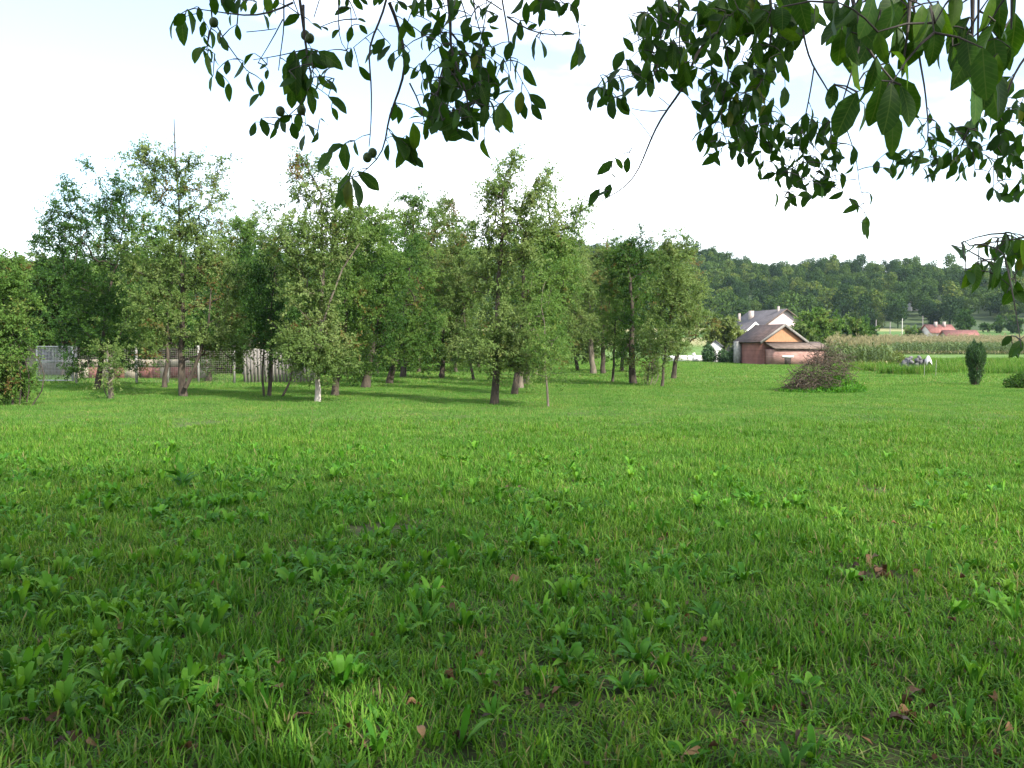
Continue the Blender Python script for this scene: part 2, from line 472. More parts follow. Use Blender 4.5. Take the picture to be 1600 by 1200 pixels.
def ground_mat():
    m, n, l, out = new_mat('meadow soil and turf')
    g = n.new("ShaderNodeNewGeometry")
    sx = n.new("ShaderNodeSeparateXYZ")
    l.new(g.outputs['Position'], sx.inputs[0])
    n1 = n.new("ShaderNodeTexNoise")
    n1.inputs['Scale'].default_value = 0.35
    n1.inputs['Detail'].default_value = 8
    n1.inputs['Roughness'].default_value = 0.65
    n2 = n.new("ShaderNodeTexNoise")
    n2.inputs['Scale'].default_value = 9
    n2.inputs['Detail'].default_value = 6
    l.new(g.outputs['Position'], n1.inputs['Vector'])
    l.new(g.outputs['Position'], n2.inputs['Vector'])
    turf = ramp(n, [(0.25, (0.055, 0.110, 0.022)), (0.5, (0.085, 0.145, 0.036)), (0.75, (0.125, 0.165, 0.055))])
    l.new(n1.outputs['Fac'], turf.inputs['Fac'])
    soil = ramp(n, [(0.3, (0.020, 0.030, 0.010)), (0.7, (0.055, 0.055, 0.024))])
    l.new(n2.outputs['Fac'], soil.inputs['Fac'])
    # under the blades one sees soil, past them the turf itself
    mr = n.new("ShaderNodeMapRange")
    mr.inputs['From Min'].default_value = 8
    mr.inputs['From Max'].default_value = 45
    l.new(sx.outputs['Y'], mr.inputs['Value'])
    mx = n.new("ShaderNodeMix")
    mx.data_type = 'RGBA'
    l.new(mr.outputs['Result'], mx.inputs['Factor'])
    l.new(soil.outputs['Color'], mx.inputs['A'])
    l.new(turf.outputs['Color'], mx.inputs['B'])
    # far strips of stubble, meadow and crops across the rising fields
    wob = n.new("ShaderNodeMath")
    wob.operation = 'MULTIPLY_ADD'
    wob.inputs[1].default_value = 14
    l.new(n1.outputs['Fac'], wob.inputs[0])
    sk = n.new("ShaderNodeMath")
    sk.operation = 'MULTIPLY_ADD'
    sk.inputs[1].default_value = -0.12
    l.new(sx.outputs['X'], sk.inputs[0])
    l.new(sx.outputs['Y'], sk.inputs[2])
    l.new(sk.outputs[0], wob.inputs[2])
    fr = n.new("ShaderNodeMapRange")
    fr.inputs['From Min'].default_value = 185
    fr.inputs['From Max'].default_value = 345
    l.new(wob.outputs[0], fr.inputs['Value'])
    strips = ramp(n, [(0.0, (0.07, 0.13, 0.03)), (0.12, (0.19, 0.185, 0.085)), (0.26, (0.21, 0.20, 0.10)),
                      (0.31, (0.06, 0.12, 0.03)), (0.50, (0.07, 0.125, 0.035)), (0.56, (0.20, 0.195, 0.09)),
                      (0.72, (0.24, 0.22, 0.11)), (0.80, (0.08, 0.125, 0.04)), (1.0, (0.05, 0.09, 0.03))])
    l.new(fr.outputs['Result'], strips.inputs['Fac'])
    sel = n.new("ShaderNodeMapRange")
    sel.inputs['From Min'].default_value = 178
    sel.inputs['From Max'].default_value = 198
    l.new(wob.outputs[0], sel.inputs['Value'])
    m3 = n.new("ShaderNodeMix")
    m3.data_type = 'RGBA'
    l.new(sel.outputs['Result'], m3.inputs['Factor'])
    l.new(mx.outputs['Result'], m3.inputs['A'])
    l.new(strips.outputs['Color'], m3.inputs['B'])
    p = n.new("ShaderNodeBsdfPrincipled")
    p.inputs['Roughness'].default_value = 0.95
    p.inputs['Specular IOR Level'].default_value = 0.1
    l.new(m3.outputs['Result'], p.inputs['Base Color'])
    b = n.new("ShaderNodeBump")
    b.inputs['Strength'].default_value = 0.6
    b.inputs['Distance'].default_value = 0.04
    l.new(n2.outputs['Fac'], b.inputs['Height'])
    l.new(b.outputs['Normal'], p.inputs['Normal'])
    l.new(p.outputs[0], out.inputs['Surface'])
    return m


M['ground'] = ground_mat()
M['hill'] = solid_mat('hillside ground', (0.020, 0.040, 0.014), (0.05, 0.075, 0.025), 0.05, 0.95, 0.3)

# ================================================================== ground and hill
xs = np.concatenate([np.linspace(-1500, -160, 12), np.linspace(-140, 140, 57), np.linspace(160, 1500, 12)])
ys = np.concatenate([np.linspace(-600, -40, 8), np.linspace(-30, 340, 75), np.linspace(380, 1600, 8)])
gx, gy = np.meshgrid(xs, ys)
gv = np.stack([gx, gy, gz(gy)], -1).reshape(-1, 3)
ni, nj = len(ys), len(xs)
ii, jj = np.meshgrid(np.arange(ni - 1), np.arange(nj - 1), indexing='ij')
gq = np.stack([ii * nj + jj, ii * nj + jj + 1, (ii + 1) * nj + jj + 1, (ii + 1) * nj + jj], -1).reshape(-1, 4)
mb = MB()
mb.add(gv, gq)
ground = mb.build('ground', M['ground'], smooth=True, kind='structure')

RIDGE_PX = [-900, -300, 0, 100, 200, 400, 700, 900, 950, 1000, 1060, 1100, 1140, 1180, 1220, 1250, 1290, 1330, 1380, 1430, 1480, 1540, 1600, 1800, 2500]
RIDGE_Y = [420, 405, 402, 401, 400, 395, 383, 371, 376, 378, 375, 381, 390, 403, 409, 403, 398, 400, 402, 403, 406, 411, 412, 408, 425]
R0, R1 = 322.0, 490.0


def hill_z(az, r):
    px = 800 + F_PX * np.tan(az)
    py = np.interp(px, RIDGE_PX, RIDGE_Y)
    top = CAM_H + (HORIZON - py) / F_PX * R1 * np.cos(az) - 10.5
    t = np.clip((r - R0) / (R1 - R0), 0, 1)
    z = 6.3 + (top - 6.3) * (0.75 * t + 0.25 * t * t * (3 - 2 * t))
    back = np.clip((r - R1) / 260.0, 0, 1)
    return z - back * back * (top + 4)


azs = np.radians(np.linspace(-58, 58, 140))
rs = np.concatenate([np.linspace(R0 - 14, R1, 26), np.linspace(R1 + 15, 760, 10)])
ag, rg = np.meshgrid(azs, rs)
hv = np.stack([rg * np.sin(ag), rg * np.cos(ag), hill_z(ag, rg)], -1)
hv[0, :, 2] -= 4
hv = hv.reshape(-1, 3)
ni, nj = len(rs), len(azs)
ii, jj = np.meshgrid(np.arange(ni - 1), np.arange(nj - 1), indexing='ij')
hq = np.stack([ii * nj + jj, ii * nj + jj + 1, (ii + 1) * nj + jj + 1, (ii + 1) * nj + jj], -1).reshape(-1, 4)
mb = MB()
mb.add(hv, hq)
hill = mb.build('hill', M['hill'], smooth=True, kind='structure')

# ================================================================== scattering of uncountable stuff
LIB = {}


def library(key, meshes):
    """prototype meshes for scattered stuff, in a collection that is not part of the scene"""
    c = bpy.data.collections.new(key)
    for i, me in enumerate(meshes):
        c.objects.link(bpy.data.objects.new(f"{key}_{i:02d}", me))
    LIB[key] = c
    return len(meshes)


def scatter(name, lib, pts, rot, scale, pick, mat):
    me = bpy.data.meshes.new(name)
    k = len(pts)
    me.vertices.add(k)
    me.vertices.foreach_set("co", np.asarray(pts, np.float32).ravel())
    a = me.attributes.new("spin", 'FLOAT_VECTOR', 'POINT')
    a.data.foreach_set("vector", np.asarray(rot, np.float32).ravel())
    a = me.attributes.new("size", 'FLOAT_VECTOR', 'POINT')
    s = np.asarray(scale, np.float32)
    if s.ndim == 1:
        s = np.repeat(s[:, None], 3, 1)
    a.data.foreach_set("vector", s.ravel())
    a = me.attributes.new("pick", 'INT', 'POINT')
    a.data.foreach_set("value", np.asarray(pick, np.int32))
    me.materials.append(mat)
    o = bpy.data.objects.new(name, me)
    COL.objects.link(o)
    o['kind'] = 'stuff'
    ng = bpy.data.node_groups.new(name + " scatter", 'GeometryNodeTree')
    ng.interface.new_socket("Geometry", in_out='INPUT', socket_type='NodeSocketGeometry')
    ng.interface.new_socket("Geometry", in_out='OUTPUT', socket_type='NodeSocketGeometry')
    n, l = ng.nodes, ng.links
    gi, go = n.new("NodeGroupInput"), n.new("NodeGroupOutput")
    ci = n.new("GeometryNodeCollectionInfo")
    ci.inputs['Collection'].default_value = LIB[lib]
    ci.inputs['Separate Children'].default_value = True
    ci.inputs['Reset Children'].default_value = True
    ip = n.new("GeometryNodeInstanceOnPoints")
    ip.inputs['Pick Instance'].default_value = True

    def named(attr, typ):
        x = n.new("GeometryNodeInputNamedAttribute")
        x.data_type = typ
        x.inputs['Name'].default_value = attr
        return x.outputs['Attribute']
    er = n.new("FunctionNodeEulerToRotation")
    l.new(named("spin", 'FLOAT_VECTOR'), er.inputs[0])
    l.new(gi.outputs[0], ip.inputs['Points'])
    l.new(ci.outputs[0], ip.inputs['Instance'])
    l.new(named("pick", 'INT'), ip.inputs['Instance Index'])
    l.new(er.outputs[0], ip.inputs['Rotation'])
    l.new(named("size", 'FLOAT_VECTOR'), ip.inputs['Scale'])
    l.new(ip.outputs[0], go.inputs[0])
    md = o.modifiers.new("scatter", 'NODES')
    md.node_group = ng
    return o


# leaves as folded rhombs ------------------------------------------------------
def leaf_quads(mb, p, d, nrm, length, width, tone, fold=0.18):
    """p base points, d directions, nrm face normals (N x 3)"""
    d = norm(d)
    s = norm(np.cross(d, nrm))
    nn = np.cross(s, d)
    L = np.asarray(length)[:, None] if np.ndim(length) else length
    W = np.asarray(width)[:, None] if np.ndim(width) else width
    m = p + d * L * 0.45
    v = np.stack([p, m + s * W * 0.5 + nn * W * fold, p + d * L, m - s * W * 0.5 + nn * W * fold], 1).reshape(-1, 3)
    k = len(p)
    mb.add(v, np.arange(k * 4).reshape(k, 4), tone=tone)


# hillside wood ----------------------------------------------------------------
def crown_mesh(seed, n=1150, size=0.66, kind=0):
    r = np.random.default_rng(seed)
    mb = MB()
    lobes = [(np.array([0, 0, 6.0]), np.array([3.3, 3.3, 3.6]))]
    for _ in range(7):
        a = r.uniform(0, 6.28)
        lobes.append((np.array([math.cos(a) * r.uniform(1.2, 2.6), math.sin(a) * r.uniform(1.2, 2.6), r.uniform(3.5, 9.0)]),
                      np.array([1, 1, 0.9]) * r.uniform(1.2, 2.1)))
    if kind == 1:
        lobes = [(c * np.array([0.6, 0.6, 1.15]), s * np.array([0.75, 0.75, 1.1])) for c, s in lobes]
    for c, s in lobes:
        k = int(n * (s[0] ** 2) / 28)
        u = norm(r.normal(size=(k, 3)))
        p = c + u * s * r.uniform(0.75, 1.05, (k, 1))
        nn = norm(u + r.normal(size=(k, 3)) * 0.55)
        d = norm(np.cross(nn, r.normal(size=(k, 3))))
        leaf_quads(mb, p - d * size / 2, d, nn, size * r.uniform(0.6, 1.4, k), size * r.uniform(0.5, 1.0, k), r.uniform(0, 1, k))
    mb.tube([[0, 0, -1], [0, 0, 3], [0.2, 0, 7]], [0.28, 0.22, 0.08], 5, tone=0.0)
    return mb.mesh('wood_crown', M['leaf_wood'])


n_crown = library('wood_crowns', [crown_mesh(10 + i, kind=i % 2) for i in range(7)])
rng = np.random.default_rng(5)
pts = []
for r_ in np.arange(R0 + 4, R1 + 30, 7.2):
    for a_ in np.arange(-40, 40, math.degrees(8.0 / r_)):
        a2, r2 = math.radians(a_ + rng.normal() * 0.33), r_ + rng.normal() * 1.8
        px = 800 + F_PX * math.tan(a2)
        # an open strip of meadow at the foot of the hill on the right
        if px > 1495 and r2 < R0 + 26 + 10 * math.sin(px * 0.05):
            continue
        if 1406 < px < 1449 and r2 < 352:      # the clearing of the small house
            continue
        pts.append((r2 * math.sin(a2), r2 * math.cos(a2), float(hill_z(np.float64(a2), np.float64(r2))) - 0.6))
n_big = len(pts)
for _ in range(900):                            # understorey along the ridge and the foot of the slope
    a2 = math.radians(rng.uniform(-38, 38))
    r2 = rng.uniform(470, 525) if rng.random() < 0.7 else rng.uniform(R0 + 2, R0 + 30)
    px = 800 + F_PX * math.tan(a2)
    if (px > 1495 and r2 < 360) or (1400 < px < 1455 and r2 < 360):
        continue
    pts.append((r2 * math.sin(a2), r2 * math.cos(a2), float(hill_z(np.float64(a2), np.float64(r2))) - 2.0))
pts = np.array(pts)
k = len(pts)
sca = rng.uniform(0.66, 0.95, k) + 0.3 * rng.uniform(0, 1, k) ** 3
sca[n_big:] *= 0.62
scatter('hillside_wood', 'wood_crowns', pts, np.stack([rng.normal(0, .05, k), rng.normal(0, .05, k), rng.uniform(0, 6.28, k)], 1),
        np.stack([sca * rng.uniform(0.9, 1.2, k), sca * rng.uniform(0.9, 1.2, k), sca * rng.uniform(0.85, 1.1, k)], 1),
        rng.integers(0, n_crown, k), M['leaf_wood'])


# corn -------------------------------------------------------------------------
def corn_mesh(seed):
    r = np.random.default_rng(seed)
    mb = MB()
    h = r.uniform(1.75, 2.1)
    mb.tube([[0, 0, 0], [0.01, 0, h * 0.5], [0.02, 0.01, h]], [0.014, 0.012, 0.006], 4, tone=0.35)
    for i in range(9):
        z0 = h * (0.15 + 0.085 * i)
        a = i * math.pi + r.normal() * 0.6
        o = np.array([math.cos(a), math.sin(a), 0])
        L = r.uniform(0.45, 0.75)
        s = np.array([-math.sin(a), math.cos(a), 0])
        prev = None
        vs = []
        for t in np.linspace(0, 1, 6):
            c = np.array([0.01, 0, z0]) + o * L * t * 0.8 + np.array([0, 0, 1]) * L * (0.75 * t - 1.15 * t * t)
            w = 0.045 * math.sin(math.pi * (0.15 + 0.85 * t)) + 0.003
            vs += [c - s * w, c + s * w]
        mb.add(vs, [[2 * j, 2 * j + 1, 2 * j + 3, 2 * j + 2] for j in range(5)], tone=r.uniform(0.0, 0.55) if i > 1 else r.uniform(0.62, 0.9))
    for i in range(9):
        d = norm(np.array([r.normal() * 0.4, r.normal() * 0.4, 1.0]))
        mb.tube([[0.02, 0.01, h - 0.02], np.array([0.02, 0.01, h]) + d * 0.28], [0.012, 0.008], 3, tone=r.uniform(0.7, 1.0))
    return mb.mesh('corn_plant', M['corn'])


n_corn = library('corn_plants', [corn_mesh(i) for i in range(5)])
pts = []
for y in np.arange(66, 80, 0.55):
    for x in np.arange(at(1297, 560, y)[0], at(1392, 560, y)[0], 0.30):
        pts.append((x + rng.normal() * 0.06, y + rng.normal() * 0.07, 0))
for _ in range(25):
    y = rng.uniform(63, 68)
    pts.append((at(rng.uniform(1300, 1385), 560, y)[0], y, 0))
pts = np.array(pts)
k = len(pts)
sz = rng.uniform(0.75, 1.08, k)
scatter('corn_patch', 'corn_plants', pts, np.stack([rng.normal(0, .06, k), rng.normal(0, .06, k), rng.uniform(0, 6.28, k)], 1), sz, rng.integers(0, n_corn, k), M['corn'])
pts = []
for y in np.arange(138, 196, 1.0):
    for x in np.arange(at(1335, 560, y)[0] - 4, at(1700, 560, y)[0], 0.75):
        pts.append((x + rng.normal() * 0.1, y + rng.normal() * 0.12, gz(y)))
pts = np.array(pts)
k = len(pts)
sz = rng.uniform(0.85, 1.1, k)
scatter('cornfield', 'corn_plants', pts, np.stack([rng.normal(0, .05, k), rng.normal(0, .05, k), rng.uniform(0, 6.28, k)], 1),
        np.stack([sz * 1.7, sz * 1.7, sz], 1), rng.integers(0, n_corn, k), M['corn'])


# ================================================================== buildings
def prism_walls(W, L, h, hr):
    """walls of a gabled house, gables at y = 0 and y = L"""
    w = W / 2
    v = [(-w, 0, 0), (w, 0, 0), (w, 0, h), (0, 0, hr), (-w, 0, h), (-w, L, 0), (w, L, 0), (w, L, h), (0, L, hr), (-w, L, h)]
    mb = MB()
    mb.add(v, quads=[(0, 1, 2, 4), (5, 9, 7, 6), (1, 6, 7, 2), (0, 4, 9, 5)])
    mb.add([v[2], v[3], v[4], v[7], v[8], v[9]], tris=[(0, 1, 2), (3, 5, 4)], quads=None)
    return mb


def gable_roof(W, L, h, hr, over=0.35, th=0.12, lap=0.3):
    w = W / 2
    sl = (hr - h) / w
    mb = MB()
    for s in (-1, 1):
        xe, ze = s * (w + over), h - over * sl
        v = [(0, -lap, hr), (xe, -lap, ze), (xe, L + lap, ze), (0, L + lap, hr)]
        v = np.array(v + [(a, b, c + th) for a, b, c in v])
        v[:, 2] += 0.01
        v[[0, 3, 4, 7], 0] = s * 0.002
        mb.add(v, [[0, 3, 2, 1], [4, 5, 6, 7], [0, 1, 5, 4], [1, 2, 6, 5], [2, 3, 7, 6], [3, 0, 4, 7]])
    return mb


def verge(W, h, hr, y, over=0.35, th=0.16, d=0.05):
    w = W / 2
    sl = (hr - h) / w
    mb = MB()
    for s in (-1, 1):
        xe, ze = s * (w + over), h - over * sl
        v = []
        for yy in (y - d, y):
            v += [(s * 0.003, yy, hr + 0.14), (xe, yy, ze + 0.14), (xe, yy, ze - th + 0.06), (s * 0.003, yy, hr - th + 0.06)]
        mb.add(v, [[0, 1, 2, 3], [7, 6, 5, 4], [0, 4, 5, 1], [1, 5, 6, 2], [2, 6, 7, 3], [3, 7, 4, 0]])
    return mb


def local(mb, name, mat, parent):
    return mb.build(name, mat, parent)


def put_box(name, mat, parent, c, s, rz=0):
    mb = MB()
    mb.box(c, s, rz)
    return mb.build(name, mat, parent)


# small brick shed with an orange gable and a lean-to in front
p = at(1223, 569, 78.5)
shed = thing('brick_shed', 'small red brick shed with an orange gable and a brown lean-to roof in front', 'shed', (p[0], p[1], 0), math.radians(15))
Ws, Ls, hs, hrs = 3.8, 4.2, 1.95, 3.2
local(prism_walls(Ws, Ls, hs, hrs), 'wall', M['brick_red'], shed)
mb = MB()
mb.add([(-Ws / 2 + .06, -0.03, hs - 0.1), (Ws / 2 - .06, -0.03, hs - 0.1), (0, -0.03, hrs - 0.08), (-Ws / 2 + .06, 0.03, hs - 0.1), (Ws / 2 - .06, 0.03, hs - 0.1), (0, 0.03, hrs - 0.08)],
       tris=[(0, 1, 2), (5, 4, 3)])
local(mb, 'gable', M['gable_orange'], shed)
roof = local(gable_roof(Ws, Ls, hs, hrs, 0.28, 0.1, 0.25), 'roof', M['tile_dark'], shed)
local(verge(Ws, hs, hrs, -0.26, 0.28), 'verge_board', M['board_grey'], roof)
# lean-to
mb = MB()
mb.box((0.75, -0.75, 0.62), (4.7, 1.5, 1.24))
local(mb, 'annex_wall', M['brick_pink'], shed)
mb = MB()
v = [(-1.75, -1.75, 1.27), (3.3, -1.75, 1.27), (3.3, -0.035, 1.78), (-1.75, -0.035, 1.78)]
v = v + [(a, b, c + 0.08) for a, b, c in v]
mb.add(v, [[3, 2, 1, 0], [4, 5, 6, 7], [0, 1, 5, 4], [1, 2, 6, 5], [2, 3, 7, 6], [3, 0, 4, 7]])
local(mb, 'annex_roof', M['tile_brown'], shed)
opening_shade = put_box('opening_shade', M['dark_opening'], shed, (-0.45, -1.512, 0.30), (0.56, 0.03, 0.58))  # thin dark panel painted as the unlit door opening
put_box('lintel', M['white_paint'], opening_shade, (-0.45, -1.52, 0.68), (1.0, 0.06, 0.14))
put_box('corner_pier', M['concrete'], shed, (-Ws / 2 - 0.16, Ls - 0.4, 0.95), (0.30, 0.8, 1.9))

# white two storey house behind the shed
p = at(1226, 560, 112)
house = thing('white_house', 'white house with a dark grey roof and chimneys behind the brick shed', 'house', (p[0], p[1], 0), math.radians(11))
Wh, Lh, hh, hrh = 5.6, 9.5, 3.7, 5.65
local(prism_walls(Wh, Lh, hh, hrh), 'wall', M['pink_wall'], house)
roof = local(gable_roof(Wh, Lh, hh, hrh, 0.45, 0.14, 0.4), 'roof', M['tile_grey'], house)
local(verge(Wh, hh, hrh, -0.41, 0.45, 0.06), 'verge_board', M['tile_brown'], roof)
for (cx, cy, zt, s) in ((-1.35, 6.2, 5.75, 0.5), (-0.35, 1.0, 6.1, 0.22), (-1.9, 8.4, 5.5, 0.24)):
    put_box('chimney', M['chimney'], roof, (cx, cy, zt - 0.8), (s, s, 1.6))
# low wing with a white verge on the left of the house
wing = MB()
w2 = prism_walls(4.2, 4.4, 2.3, 4.1)
for o_ in (w2,):
    for a in o_.v:
        a[:, 0] -= 3.6
        a[:, 1] += 0.5
local(w2, 'wing_wall', M['dark_wall'], house)
r2 = gable_roof(4.2, 4.4, 2.3, 4.1, 0.4, 0.12, 0.35)
for a in r2.v:
    a[:, 0] -= 3.6
    a[:, 1] += 0.5
wr = local(r2, 'wing_roof', M['tile_grey'], house)
v2 = verge(4.2, 2.3, 4.1, 0.14, 0.4, 0.18)
for a in v2.v:
    a[:, 0] -= 3.6
local(v2, 'verge_board', M['white_paint'], wr)
for (wx, wz) in ((-1.1, 2.6), (1.1, 2.6)):
    f = put_box('window', M['white_paint'], house, (wx, -0.02, wz - 0.9), (0.95, 0.06, 1.1))
    put_box('pane', M['glass'], f, (wx, -0.055, wz - 0.9), (0.78, 0.02, 0.92))


def far_house(label, px, py, Y, rz, W, L, h, hr, wall, roof_mat, chim=1, group=None, name='farmhouse', windows=2):
    p = at(px, py, Y)
    z = float(gz(p[1])) - 0.1 if Y < 330 else p[2]
    t = thing(name, label, 'house', (p[0], p[1], z), rz, group)
    local(prism_walls(W, L, h, hr), 'wall', wall, t)
    r = local(gable_roof(W, L, h, hr, 0.5, 0.15, 0.4), 'roof', roof_mat, t)
    for c in range(chim):
        put_box('chimney', M['chimney'], r, (0.6, L * (0.35 + 0.35 * c), hr + 0.1), (0.55, 0.55, 1.3))
    for i in range(windows):
        y = L * (i + 0.7) / (windows + 0.4)
        f = put_box('window', M['white_paint'], t, (-W / 2 - 0.02, y, h * 0.55), (0.06, 1.0, 1.1))
        put_box('pane', M['glass'], f, (-W / 2 - 0.055, y, h * 0.55), (0.02, 0.8, 0.9))
    return t


# ridge runs along the picture: local +y turned to world +x
far_house('white farmhouse with a red tiled roof and chimney, left one of the red roofs', 1446, 528, 222, math.radians(-82), 4.6, 6.0, 1.7, 3.3, M['white_wall'], M['tile_red'], 2)
far_house('low long barn under a red tiled roof, right of the red roofed farmhouse', 1474, 530, 214, math.radians(-86), 4.2, 7.2, 0.8, 2.3, M['board_grey'], M['tile_red'], 0, windows=0)
hz_a = math.atan2(at(1425, 484, 352)[0], at(1425, 484, 352)[1])
t = far_house('tiny white house among the trees low on the wooded hill', 1422, 491, 346, math.radians(-50), 4.0, 6.0, 3.0, 4.6, M['white_wall'], M['tile_red'], 0, windows=1)

# low white wall and white gate post left of the hedge
p = at(1050, 560, 92)
t = thing('garden_wall', 'low white garden wall between the orchard and the hedge', 'wall', (p[0], p[1], 0))
put_box('wall', M['white_wall'], t, (1.6, 0, 0.3), (4.4, 0.25, 0.6))
for x in (-0.7, 2.1, 3.95):
    put_box('pillar', M['white_wall'], t, (x, 0, 0.42), (0.32, 0.3, 0.86))
p = at(1117, 560, 88)
t = thing('outbuilding', 'small white outbuilding between clipped dark hedges', 'shed', (p[0], p[1], 0), math.radians(-15))
local(prism_walls(1.1, 2.2, 1.5, 1.95), 'wall', M['white_wall'], t)
local(gable_roof(1.1, 2.2, 1.5, 1.95, 0.12, 0.06, 0.1), 'roof', M['tile_grey'], t)

# utility poles
POLES = [(1305, 505, 150, 'pole_wood', 'grey wooden pole standing against the bushes right of the white house'),
         (1334, 497, 165, 'pole_pale', 'tallest pale pole rising straight out of the corn'),
         (1369, 500, 185, 'pole_wood', 'thin grey pole over the corn, first right of the pale pole'),
         (1391, 503, 230, 'pole_wood', 'short grey pole on the bright field, second right of the pale pole'),
         (1410, 498, 250, 'pole_pale', 'short pale pole at the foot of the dark wood'),
         (1442, 494, 226, 'pole_wood', 'grey pole at the left end of the red roofed farmhouse')]
for (px, py, Y, m_, lab) in POLES:
    top = at(px, py, Y)
    z0 = float(gz(Y))
    t = thing('utility_pole', lab, 'pole', (top[0], top[1], z0), 0, 'poles beyond the corn')
    h = top[2] - z0
    mb = MB()
    mb.tube([[0, 0, -0.3], [0, 0, h]], [0.11, 0.075], 8, cap=True)
    mb.build('shaft', M[m_], t, smooth=False)
    put_box('cap', M[m_], t, (0, 0, h + 0.03), (0.18, 0.18, 0.08))

# ------------------------------------------------------------------ fence and gate on the left
FENCE_Y = 40.0


def wire_panel(mb, x0, x1, z0, z1, y, step=0.10, r=0.0035):
    for x in np.arange(x0, x1, step):
        mb.box(((x), y, (z0 + z1) / 2), (r * 2, r * 2, z1 - z0))
    for z in np.arange(z0, z1 + 0.01, step):
        mb.box(((x0 + x1) / 2, y + r * 2.2, z), (x1 - x0, r * 2, r * 2))


def fx(px, Y=FENCE_Y):
    return at(px, 570, Y)[0]


gate = thing('mesh_gate', 'grey metal framed mesh gate at the far left behind the trees', 'gate', (fx(57), FENCE_Y, 0))
gw = fx(115) - fx(57)
for (c, s) in (((0.03, 0, 0.85), (0.06, 0.06, 1.46)), ((gw - 0.03, 0, 0.85), (0.06, 0.06, 1.46)), ((gw / 2, 0, 1.555), (gw - 0.124, 0.05, 0.05)),
               ((gw / 2, 0, 0.15), (gw - 0.124, 0.05, 0.05)), ((gw / 2, 0, 0.95), (gw - 0.124, 0.03, 0.03))):
    put_box('frame_bar', M['fence_metal'], gate, c, s)
mb = MB()
wire_panel(mb, 0.08, gw - 0.08, 0.2, 1.52, 0.0, 0.06, 0.006)
mb.build('wire_mesh', M['fence_metal'], gate, kind='stuff')

fence = thing('wire_fence', 'wire mesh fence on concrete posts running behind the orchard trees', 'fence', (fx(119), FENCE_Y, 0))
posts = [119, 168, 213, 262, 310, 366]
x00 = fx(119)
for px in posts:
    put_box('post', M['concrete'], fence, (fx(px) - x00, 0, 0.78), (0.08, 0.08, 1.64))
for a, b in zip(posts[:-1], posts[1:]):
    mb = MB()
    wire_panel(mb, fx(a) - x00 + 0.06, fx(b) - x00 - 0.06, 0.08, 1.5, 0.0, 0.085, 0.0022)
    mb.build('wire_mesh', M['wire'], fence, kind='stuff')

board = thing('board_fence', 'pale vertical board fence seen between the trunks at the back of the orchard', 'fence', (fx(372), FENCE_Y + 1.0, 0))
x00 = fx(372)
x = 0.0
rr = random.Random(4)
proto = None
while x < fx(492) - x00:
    mb = MB()
    h = 1.42 + rr.uniform(-0.05, 0.06)
    mb.box((x, 0, h / 2), (0.125, 0.022, h), rz=rr.uniform(-0.03, 0.03))
    mb.build('board', M['board_grey'], board)
    x += 0.15
for z in (0.4, 1.1):
    put_box('rail', M['board_grey'], board, ((fx(492) - x00) / 2 - 0.07, 0.04, z), (fx(492) - x00 + 0.1, 0.04, 0.08))

# buildings beyond the fence, glimpsed through it
p = at(30, 570, 52)
t = thing('cottage', 'beige cottage glimpsed through the mesh gate at far left', 'house', (p[0] + 0.4, 54, 0), math.radians(-90))
local(prism_walls(4, 3.4, 1.75, 2.6), 'wall', M['plaster'], t)
local(gable_roof(4, 3.4, 1.75, 2.6, 0.35, 0.1, 0.3), 'roof', M['tile_dark'], t)
for y in (1.1, 2.3):
    f = put_box('window', M['white_paint'], t, (2.02, y, 1.1), (0.06, 0.8, 0.9))
    put_box('pane', M['glass'], f, (2.055, y, 1.1), (0.02, 0.62, 0.72))
p = at(112, 570, 46)
t = thing('rubble_wall', 'low old reddish brown wall behind the wire fence', 'wall', (p[0], 46, 0))
rw = random.Random(9)
x = 0.0
while x < 6.4:
    bw = rw.uniform(0.35, 0.7)
    put_box('stone', M['brick_red'] if rw.random() < 0.22 else M['plaster'], t, (x + bw / 2, rw.uniform(-.03, .03), 0.28), (bw - 0.02, 0.4, 0.56 + rw.uniform(-.04, .04)))
    put_box('stone', M['plaster'] if rw.random() < 0.6 else M['board_grey'], t, (x + bw / 2 + rw.uniform(-.05, .05), rw.uniform(-.03, .03), 0.76), (bw - 0.04, 0.36, 0.34))
    x += bw
p = at(462, 570, 60)
t = thing('red_shed', 'small red and white shed behind the board fence', 'shed', (p[0], 60, 0), math.radians(10))
local(prism_walls(2.2, 2.6, 1.45, 1.95), 'wall', M['brick_red'], t)
local(gable_roof(2.2, 2.6, 1.45, 1.95, 0.2, 0.08, 0.2), 'roof', M['tile_red'], t)
put_box('door', M['white_paint'], t, (-0.35, -0.02, 0.7), (0.7, 0.05, 1.35))


